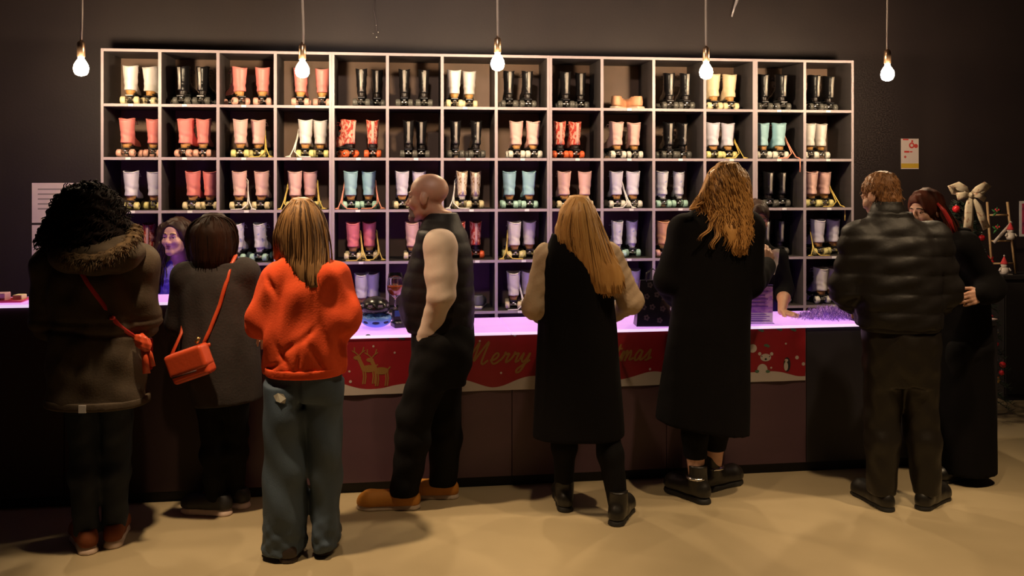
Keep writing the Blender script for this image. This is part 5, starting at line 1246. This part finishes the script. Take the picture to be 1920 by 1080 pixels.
# ---- 5: blonde woman in a sleeveless black coat
P = Person('woman with straight blonde hair in a sleeveless black coat over cream sleeves', 4.66, 1087, 1.65)
P.set(neck=(1084,452), head=(1084,412,.03), shL=(1024,480), shR=(1143,478), elL=(1003,575,-.02), elR=(1183,565,.02), wrL=(1018,596,.24), wrR=(1150,590,.27), hipL=(1058,670), hipR=(1114,670)); P.hy = -.2
foot(P, 'L', 1058, 957, 6, .05); foot(P, 'R', 1160, 984, -14, .05)
P.finish_body(SKIN)
CREAM = cloth('cream knit', (.56,.42,.29), .9, 90, .18, (.50,.36,.24))
sl = []
for sd in 'LR':
    a, e, w_ = P.J['sh'+sd], P.J['el'+sd], P.J['wr'+sd]; sl += [cone(a, .066, e, .062), cone(e, .062, w_, .042)]
_, sw = P.garment('sweater', [(P.prs['torso'], .010), (sl, 0), ([loft(P.rows([(450,1045,1120,.07),(480,1020,1145,.10),(560,1020,1145,.11),(640,1022,1145,.11)]))], 0)], CREAM, .008, .03, disp=[folds(61, .07, .003, (1,1,1.6))]); sw['label'] = 'cream knit sweater'
rows = P.rows([(440,1052,1112,.07),(452,1030,1134,.10),(465,1013,1150,.125),(500,1010,1148,.135),(560,1010,1150,.14),(620,1008,1158,.145),(700,1004,1164,.155),(760,1000,1168,.165),(817,997,1170,.175)])
holes = [cone(P.J['shL']+Vector((-.12,.02,-.05)), .085, P.J['shL']+Vector((.0,.03,-.06)), .052), cone(P.J['shR']+Vector((.12,.02,-.05)), .085, P.J['shR']+Vector((-.0,.03,-.06)), .052)]
cf, coat = P.garment('coat', [([loft(rows, 2.3)], 0)], BLACKC, .008, .02, subs=holes, disp=[folds(62, .16, .006, (1,1,.12))], cuts=[zabove(P.L(1087,815).z)]); coat['label'] = 'long sleeveless black coat'
BLO = hairm('blonde hair', (.42,.20,.055), (.60,.33,.11), (.16,.075,.025))
hv = [ell(P.L(1083,408,.01), (.090,.115,.108)), loft(P.rows([(368,1074,1096,.03),(378,1060,1110,.075),(395,1050,1118,.10),(430,1046,1124,.105),(460,1050,1140,.09,-.02),(490,1072,1158,.07,-.05),(520,1095,1168,.055,-.07),(545,1108,1162,.04,-.08)], dc=-.02)), cone(P.L(1055,430,-.02), .04, P.L(1050,465,-.06), .022)]
hf, hair = P.garment('hair', [(hv, 0)], BLO, .007, .03, subs=[ell(P.J['head']+Vector((.02,.12,-.04)), (.07,.06,.085))], disp=[folds(6, .035, .0025, (1,1,.08))], smooth=1)
hair_strands(P, hf, [(1075,369),(1082,367),(1089,367),(1096,370)], [(1046,462),(1070,472),(1100,530),(1135,556),(1168,545)], 260, 6, r=.0021, mats=BLO, parent=hair, mid=[(1047,408),(1074,420),(1102,425),(1124,412)], ext=.02)
legs_garment(P, BLACKT, 'leggings', (.012,.012,.012,.012), seed=14, amp=.002)
BBOOT = mat('black leather boot', (.014,.012,.010), .35, bump=(60,.1,one)); BSOLE = mat('black boot sole', (.012,.011,.010), .6)
for sd in 'LR': shoe(P, sd, BBOOT, BSOLE, sole=.035, boot=.06, name='boot')

# ---- 6: wavy haired woman in a long black coat
P = Person('woman with long wavy golden hair in a long black coat', 4.90, 1318, 1.775)
P.set(neck=(1350,398), head=(1362,352,.03), shL=(1282,432), shR=(1404,430), elL=(1254,525,.0), elR=(1409,530,.05), wrL=(1268,560,.22), wrR=(1434,500,.27), hipL=(1296,640), hipR=(1352,640)); P.hy = -.35; P.hr = .10
foot(P, 'L', 1306, 944, 48, .05); foot(P, 'R', 1338, 924, -42, .06)
P.hand = {'R': (Vector((.30,.30,.60)), Vector((-.4,.6,-.2)), .55)}
P.finish_body(SKIN3)
rows = P.rows([(388,1318,1378,.07),(404,1288,1404,.11),(425,1268,1420,.13),(470,1264,1418,.14),(530,1262,1406,.14),(600,1256,1402,.145),(690,1244,1401,.155),(770,1232,1400,.165),(812,1228,1398,.17)])
cf, coat = P.garment('coat', [(P.prs['torso'], .014), ([loft(rows, 2.3)], 0), (P.prs['armL']+P.prs['armR'], .028)], BLACKC, .008, .03, disp=[folds(72, .18, .006, (1,1,.12))], cuts=[plane_keep(P.L(1318,800), (.16,0,1))]); coat['label'] = 'long black coat'
m = MB(); q = P.L(1258,521,-.075); m.tube([q+Vector((-.018,0,.004)), q+Vector((.02,.006,-.004))], .006, 8); m.build('bracelet', mat('silver bracelet', (.8,.78,.75), .25, .9), P.root)
GOL = hairm('golden wavy hair', (.40,.185,.048), (.62,.32,.10), (.17,.075,.022))
hv = [ell(P.L(1363,346,.01), (.098,.118,.115)), loft(P.rows([(306,1350,1374,.03),(316,1334,1390,.07),(332,1322,1402,.10),(370,1312,1408,.115),(400,1308,1408,.115),(430,1326,1402,.085,-.05),(460,1350,1396,.06,-.08),(472,1360,1392,.045,-.08)], dc=-.02)), cone(P.L(1330,360,-.04), .045, P.L(1298,390,-.08), .012)]
hf, hair = P.garment('hair', [(hv, 0)], GOL, .007, .03, subs=[ell(P.J['head']+Vector((.03,.125,-.04)), (.065,.06,.085))], disp=[folds(6, .05, .005, (1,1,.3))], smooth=1)
hair_strands(P, hf, [(1330,322),(1350,308),(1372,306),(1394,318)], [(1296,392),(1330,438),(1360,474),(1388,476),(1404,440)], 320, 7, r=.0023, mats=GOL, parent=hair, mid=[(1318,350),(1346,350),(1374,352),(1402,360)], wave=.012, ext=.02, steps=18)
m = MB(); g = random.Random(2)
for (pa, pb, w) in (((1345,395,-.13),(1322,452,-.17),-.03),((1350,400,-.13),(1340,468,-.17),-.01),((1380,410,-.12),(1394,470,-.15),.01),((1375,400,-.12),(1376,480,-.16),.01),((1318,378,-.10),(1296,394,-.12),-.0)):
    a, b = P.L(*pa), P.L(*pb)
    for j in range(9):
        ph = g.uniform(0, 1.4); o_ = Vector((g.gauss(0,.006), g.gauss(0,.004), 0))
        m.tube([a.lerp(b, q/16)+o_+Vector((w*(q/16)**2+.014*math.sin(q*.75+ph)*(q/16), .010*math.cos(q*.75+ph)*(q/16), 0)) for q in range(17)], [.0024]*14+[.002,.0012,.0006], 5, g.choice((0,1,2)))
m.build('loose_curls', GOL, hair)
legs_garment(P, BLACKT, 'leggings', (.012,.012,.012,.010), seed=15, zcut=.222, amp=.002)
for sd in 'LR':
    up = shoe(P, sd, BBOOT, BSOLE, length=.28, width=.052, sole=.045, boot=.085, name='boot')
    A = P.J['ank'+sd]; m = MB(); m.lathe([(.056,-.006),(.058,0),(.056,.006)], 18, c=(A.x,A.y-.005,.125)); m.lathe([(.0005,-.008),(.010,0),(.0005,.008)], 8, c=(A.x-.01,A.y-.062,.125)); m.build('ankle_strap', steel, up)
# slip of paper in her raised hand
hw_ = P.o+P.J['wrR']
ps = empty('paper_slip', hw_+Vector((.060,.085,.010)), -.3); tag(ps, 'crumpled pale paper slip held in the raised hand of the wavy haired woman', 'paper')
NX, NZ = 8, 12; v = []
for i in range(NX+1):
    for j in range(NZ+1):
        x = -.045+.09*i/NX; z = -.075+.15*j/NZ; v.append((x*(1-.3*(z < -.02)*(abs(z)/.075))+.25*(z-.05)*.4, .010*math.sin(x*60+z*30)+.006*math.sin(z*80), z+.012*math.sin(x*50)))
nv = len(v); v += [(a, b+.0012, c) for a, b, c in v]; fq = []
for i in range(NX):
    for j in range(NZ):
        a = i*(NZ+1)+j; q = (a, a+NZ+1, a+NZ+2, a+1); fq.append(q); fq.append(tuple(k+nv for k in reversed(q)))
m = MB(); m.add(v, fq, 0, True); m.build('sheet', M_white, ps)

# ---- 7: man in a black puffer jacket
P = Person('man with short brown hair in a black puffer jacket, seen from behind', 4.76, 1693, 1.735)
P.set(neck=(1664,402), head=(1650,368,.05), shL=(1612,452), shR=(1748,450), elL=(1586,540,.02), elR=(1772,545,.0), wrL=(1604,566,.25), wrR=(1752,572,.23), hipL=(1660,640), hipR=(1720,640)); P.hy = .55; P.hp = -.30
foot(P, 'L', 1652, 958, 34, .06); foot(P, 'R', 1738, 958, -22, .06)
P.finish_body(SKIN, brow=(.15,.07,.03))
PUF = mat('black puffer nylon', (.010,.008,.007), .52, spec=.28, bump=(30,.2,one))
rows = P.rows([(400,1635,1696,.075),(415,1618,1722,.10),(432,1600,1752,.13),(470,1590,1766,.16),(540,1594,1764,.165),(590,1606,1762,.165),(612,1612,1760,.155)])
zp = P.L(1693,615).z
quilt = lambda X, Y, Z: -.009*np.sqrt(np.abs(np.sin(math.pi*(Z-zp+.006*np.sin(X*9))/.097)))+.005
cf, coat = P.garment('puffer_jacket', [(P.prs['torso'], .014), ([loft(rows, 2.3)], 0), (P.prs['armL']+P.prs['armR'], .042)], PUF, .0075, .03, disp=[quilt, folds(81, .09, .004, (.7,1,1.6))], cuts=[zabove(P.L(1693,617).z)]); coat['label'] = 'black quilted puffer jacket'
P.garment('collar', [([loft(P.rows([(378,1640,1690,.070,.01),(395,1634,1696,.080,0),(412,1628,1704,.09)]))], 0)], PUF, .0075, .02, parent=coat, disp=[lambda X, Y, Z: -.004*np.sqrt(np.abs(np.sin(math.pi*(Z-zp)/.05)))])
P.garment('hem_band', [([loft(P.rows([(604,1612,1761,.152),(619,1616,1757,.145)]), 2.3)], 0)], PUF, .0075, .01, parent=coat)
BRN = hairm('short brown hair', (.20,.085,.030), (.30,.14,.055), (.09,.038,.015))
hM = P.M4; hs = P.hs
hv = [xf(ell(np.array((0,-.018,.042))*hs, np.array((.083,.100,.086))*hs), hM), xf(ell(np.array((0,-.05,-.02))*hs, np.array((.070,.058,.075))*hs), hM)]
fr = hM.to_3x3() @ Vector((0,.95,-.35)); hf, hair = P.garment('hair', [(hv, 0)], BRN, .006, .02, disp=[lambda X, Y, Z: .003*waves(7,8,.02)(X,Y,Z)], cuts=[plane_keep(P.J['head']+hM.to_3x3() @ Vector((0,.052,.02)), hM.to_3x3() @ Vector((0,-.85,.55)))], smooth=1)
m = MB(); g = random.Random(12)
for i in range(700):
    d = Vector((g.gauss(0,1), g.gauss(-.4,1), g.gauss(.3,1))).normalized(); p = hM @ Vector((0,-.02,.03)); st = 0
    while hf.val(p) < -.001 and st < 60: p = p+d*.004; st += 1
    if st < 3 or hf.val(p) > .02: continue
    dn = Vector((g.gauss(0,.3), g.gauss(-.2,.3), -.9)); p = p-d*.003
    m.tube([p, p+d*.004+dn*.010, p+d*.004+dn*.019], [.0018,.0015,.0006], 3, g.choice((0,1,2)), cap=False)
m.build('hair_tufts', BRN, hair)
SAT = mat('dark olive trousers', (.013,.010,.007), .42, spec=.35, bump=(50,.15,one))
legs_garment(P, SAT, 'trousers', (.034,.034,.030,.036), seed=16, extra=[loft(P.rows([(606,1622,1752,.135),(650,1624,1754,.15),(690,1626,1752,.14),(720,1630,1750,.12)]))], amp=.004)
for sd in 'LR': shoe(P, sd, BBOOT, BSOLE, length=.30, width=.05, sole=.028)

# ---- 8: woman in black at the right
P = Person('woman with long dark hair in a long black coat leaning in beside the puffer jacket', 5.20, 1800, 1.64, rz=R(112))
P.set(neck=(1768,432,-.02), head=(1734,396,-.05), shL=(1808,462,-.18), shR=(1790,455,.16), elL=(1860,538,-.19), elR=(1800,545,.22), wrL=(1846,551,-.30), wrR=(1770,585,.10), hipL=(1806,660,-.08), hipR=(1806,660,.08)); P.hp = -.12; P.hy = .10
foot(P, 'L', 1798, 899, 30, .03); foot(P, 'R', 1815, 888, 22, .03)
P.hand = {'L': (Vector((.0,.0,0))+P.inv @ Vector((-.9,-.1,-.25)), P.inv @ Vector((0,.9,-.2)), .5)}
P.finish_body(SKIN)
rows = P.rows([(425,1752,1806,.08),(445,1752,1822,.13),(490,1752,1836,.165),(560,1756,1842,.165),(640,1756,1846,.17),(760,1752,1850,.185),(880,1748,1852,.20)], side=True)
cf, coat = P.garment('coat', [(P.prs['torso'], .014), ([loft(rows, 2.3)], 0), (P.prs['armL']+P.prs['armR'], .030)], BLACKC, .008, .03, disp=[folds(92, .18, .005, (1,1,.15))], cuts=[zabove(P.L(1800,878).z)]); coat['label'] = 'long black coat'
DKR = hairm('dark auburn hair', (.050,.014,.008), (.12,.030,.014), (.014,.006,.004), .6, .15)
hv = [xf(ell((0,-.02,.03), (.092,.108,.100)), P.M4), cone(P.L(1748,395,.02), .075, P.L(1775,425,-.02), .060), cone(P.L(1775,425,-.04), .055, P.L(1800,470,-.10), .030), cone(P.L(1765,420,.06), .05, P.L(1785,470,.08), .03)]
hM = P.M4
hf, hair = P.garment('hair', [(hv, 0)], DKR, .007, .03, subs=[xf(ell((-.0,.108,-.030), (.074,.078,.096)), hM)], disp=[folds(6, .04, .003, (1,1,.4))], smooth=1)
m = MB(); g = random.Random(5)
for i in range(80):
    t = g.random(); a = P.L(1715+50*t, 366+8*t, -.09+.02*g.random()); b = P.L(1772+26*t, 425+50*g.random(), -.11); md = P.L(1752+30*t, 385+10*t, -.13)
    pl = []
    for q in range(11):
        u = q/10; pl.append((1-u)**2*a+2*u*(1-u)*md+u*u*b)
    m.tube(pl, [.003]*10+[.001], 5, g.choice((0,0,1,2)))
m.build('hair_locks', DKR, hair)
m = MB(); pl = [P.L(1757,381,-.13), P.L(1770,395,-.15), P.L(1781,414,-.155), P.L(1789,437,-.15)]
m.tube(pl, [(.008,.004),(.013,.004),(.014,.004),(.010,.004)], 6, flat=[P.inv @ Vector((0,-1,.2))]*4); rb = m.build('hair_ribbon', REDB, P.root); rb['label'] = 'red hair ribbon'
legs_garment(P, BLACKT, 'trousers', (.02,.02,.02,.02), seed=17)
for sd in 'LR': shoe(P, sd, BBOOT, BSOLE, sole=.03)

# ---- 9: staff member at the left behind the bar
P = Person('staff woman in a violet blue patterned shirt behind the bar, facing us', 5.80, 333, 1.545, rz=math.pi)
P.set(neck=(336,492), head=(330,445,-.03), shR=(292,520), shL=(384,518), elR=(282,600,-.02), elL=(396,600,-.02), wrR=(300,640,-.22), wrL=(380,640,-.22)); P.hy = -.22
P.hs = P.k*1.07
foot(P, 'L', 352, 838, -8, .0); foot(P, 'R', 318, 838, 8, .0)
P.finish_body(SKIN3, h=.005, eyes=(.03,.015,.01))
VIO = mat('violet blue patterned shirt', (.10,.07,.42), .7, noise=(34, (.26,.20,.62), one, .45, .6), bump=(80,.12,one))
rows = P.rows([(505,312,362,.06),(515,300,374,.085),(540,294,382,.11),(600,298,376,.115),(680,294,380,.125),(700,296,378,.12)])
vneck = [cone(P.L(338,494,-.16), .045, P.L(336,528,-.16), .008)]
_, sh = P.garment('shirt', [(P.prs['torso'], .011), ([loft(rows)], 0), (P.prs['armL']+P.prs['armR'], .014)], VIO, .007, .025, subs=[cone(P.L(336,490,-.09), .062, P.L(334,532,-.135), .020)], disp=[folds(94, .09, .003, (1,1,.6))]); sh['label'] = 'violet blue patterned shirt'
DB2 = hairm('dark wavy hair', (.020,.010,.007), (.045,.020,.013), (.008,.004,.003))
hv = [xf(ell((0,-.024,.032), (.091,.106,.099)), P.M4), cone(P.L(308,430,-.01), .040, P.L(300,480,-.05), .040), cone(P.L(300,480,-.05), .038, P.L(297,545,-.07), .022), cone(P.L(352,430,-.0), .038, P.L(364,480,-.03), .038), cone(P.L(364,480,-.03), .036, P.L(368,530,-.05), .022)]
hM = P.M4
hf, hair = P.garment('hair', [(hv, 0)], DB2, .006, .025, subs=[xf(ell((.0,.098,-.028), (.078,.076,.108)), hM), xf(ell((.0,.06,-.12), (.050,.10,.06)), hM)], disp=[folds(6, .04, .004, (1,1,.5))], smooth=1)
m = MB(); g = random.Random(15)
for (x0, x1, x2, y2) in ((313,300,297,545),(350,364,369,532)):
    for j in range(40):
        a, b, c = P.L(x0+g.gauss(0,4), 425+g.gauss(0,3), -.05), P.L(x1+g.gauss(0,6), 480, -.09), P.L(x2+g.gauss(0,7), y2-25*g.random(), -.10); ph = g.uniform(0,6)
        m.tube([((1-u)**2*a+2*u*(1-u)*b+u*u*c)+Vector((.008*math.sin(u*12+ph), .005*math.cos(u*12+ph), 0)) for u in [q/12 for q in range(13)]], [.003]*12+[.001], 5, g.choice((0,0,1,2)))
m.build('hair_locks', DB2, hair)
legs_garment(P, BLACKT, 'trousers', seed=18)
for sd in 'LR': shoe(P, sd, BLK, WS)

# ---- 10: staff member behind the wavy haired woman
P = Person('dark haired staff member in a black top, one hand on the counter', 5.97, 1430, 1.625, rz=math.pi)
P.set(neck=(1420,456), head=(1417,410,-.05), shR=(1386,482), shL=(1460,482), elR=(1376,545,-.05), elL=(1471,545,-.07), wrR=(1395,580,-.30), wrL=(1466,584,-.30), hipR=(1398,640), hipL=(1446,640)); P.hp = -.28; P.hy = .12
foot(P, 'L', 1448, 832, -8, .0); foot(P, 'R', 1402, 832, 8, .0)
P.hand = {'L': (P.inv @ Vector((.55,-.75,-.12)), Vector((0,0,-1)), .10)}
P.finish_body(SKIN2)
rows = P.rows([(468,1398,1440,.06),(480,1388,1456,.09),(520,1382,1464,.11),(580,1388,1460,.115),(660,1386,1460,.12)])
sl = []
for sd in 'LR': sl += [cone(P.J['sh'+sd], .062, P.J['el'+sd], .056), cone(P.J['el'+sd], .056, P.J['el'+sd].lerp(P.J['wr'+sd], .25), .050)]
_, sh = P.garment('top', [(P.prs['torso'], .011), ([loft(rows)], 0), (sl, 0)], BLACKT, .007, .025, disp=[folds(95, .09, .003, (1,1,.6))]); sh['label'] = 'black top with short sleeves'
hM = P.M4; hv = [xf(ell((0,-.02,.034), (.088,.104,.092)), hM), xf(ell((0,-.06,-.04), (.078,.06,.09)), hM)]
P.garment('hair', [(hv, 0)], DB2, .006, .025, subs=[xf(ell((.0,.090,-.04), (.066,.066,.098)), hM)], disp=[folds(6, .03, .003, (1,1,.2))], smooth=1)
legs_garment(P, BLACKT, 'trousers', seed=19)
for sd in 'LR': shoe(P, sd, BLK, WS)
# ------------------------------------------------------------------ light
wd = bpy.data.worlds.new('world'); bpy.context.scene.world = wd; wd.use_nodes = True
wd.node_tree.nodes['Background'].inputs['Color'].default_value = (.30,.17,.36,1); wd.node_tree.nodes['Background'].inputs['Strength'].default_value =   .016
def spot(name, loc, target, power, col, size=R(80), blend=.5, rad=.06):
    l = bpy.data.lights.new(name, 'SPOT'); l.energy = power; l.color = col; l.spot_size = size; l.spot_blend = blend; l.shadow_soft_size = rad
    o = bpy.data.objects.new(name, l); C.objects.link(o); o.location = loc
    o.rotation_euler = (Vector(target)-Vector(loc)).to_track_quat('-Z', 'Y').to_euler(); return o
WARM = (1,.71,.41)
spot('ceiling_spot', (-1.34,3.66,3.55), (-.86,4.08,0), 390, WARM, R(50), .7)
spot('ceiling_spot', (.20,3.55,3.55), (.25,4.25,0), 85, WARM, R(58), .7)
spot('ceiling_spot', (1.55,3.55,3.55), (1.45,4.2,0), 200, WARM, R(58), .7)
spot('ceiling_spot', (2.90,3.75,3.55), (2.45,4.3,0), 220, WARM, R(58), .7)
spot('shelf_spot', (-.4,2.6,3.6), (0,6.5,2.1), 130, (1,.84,.74), R(58), .6, .10)
vs = bpy.context.scene.view_settings
vs.view_transform = 'Standard'; vs.look = 'None'; vs.gamma = 1; vs.use_curve_mapping = False; vs.exposure = 0
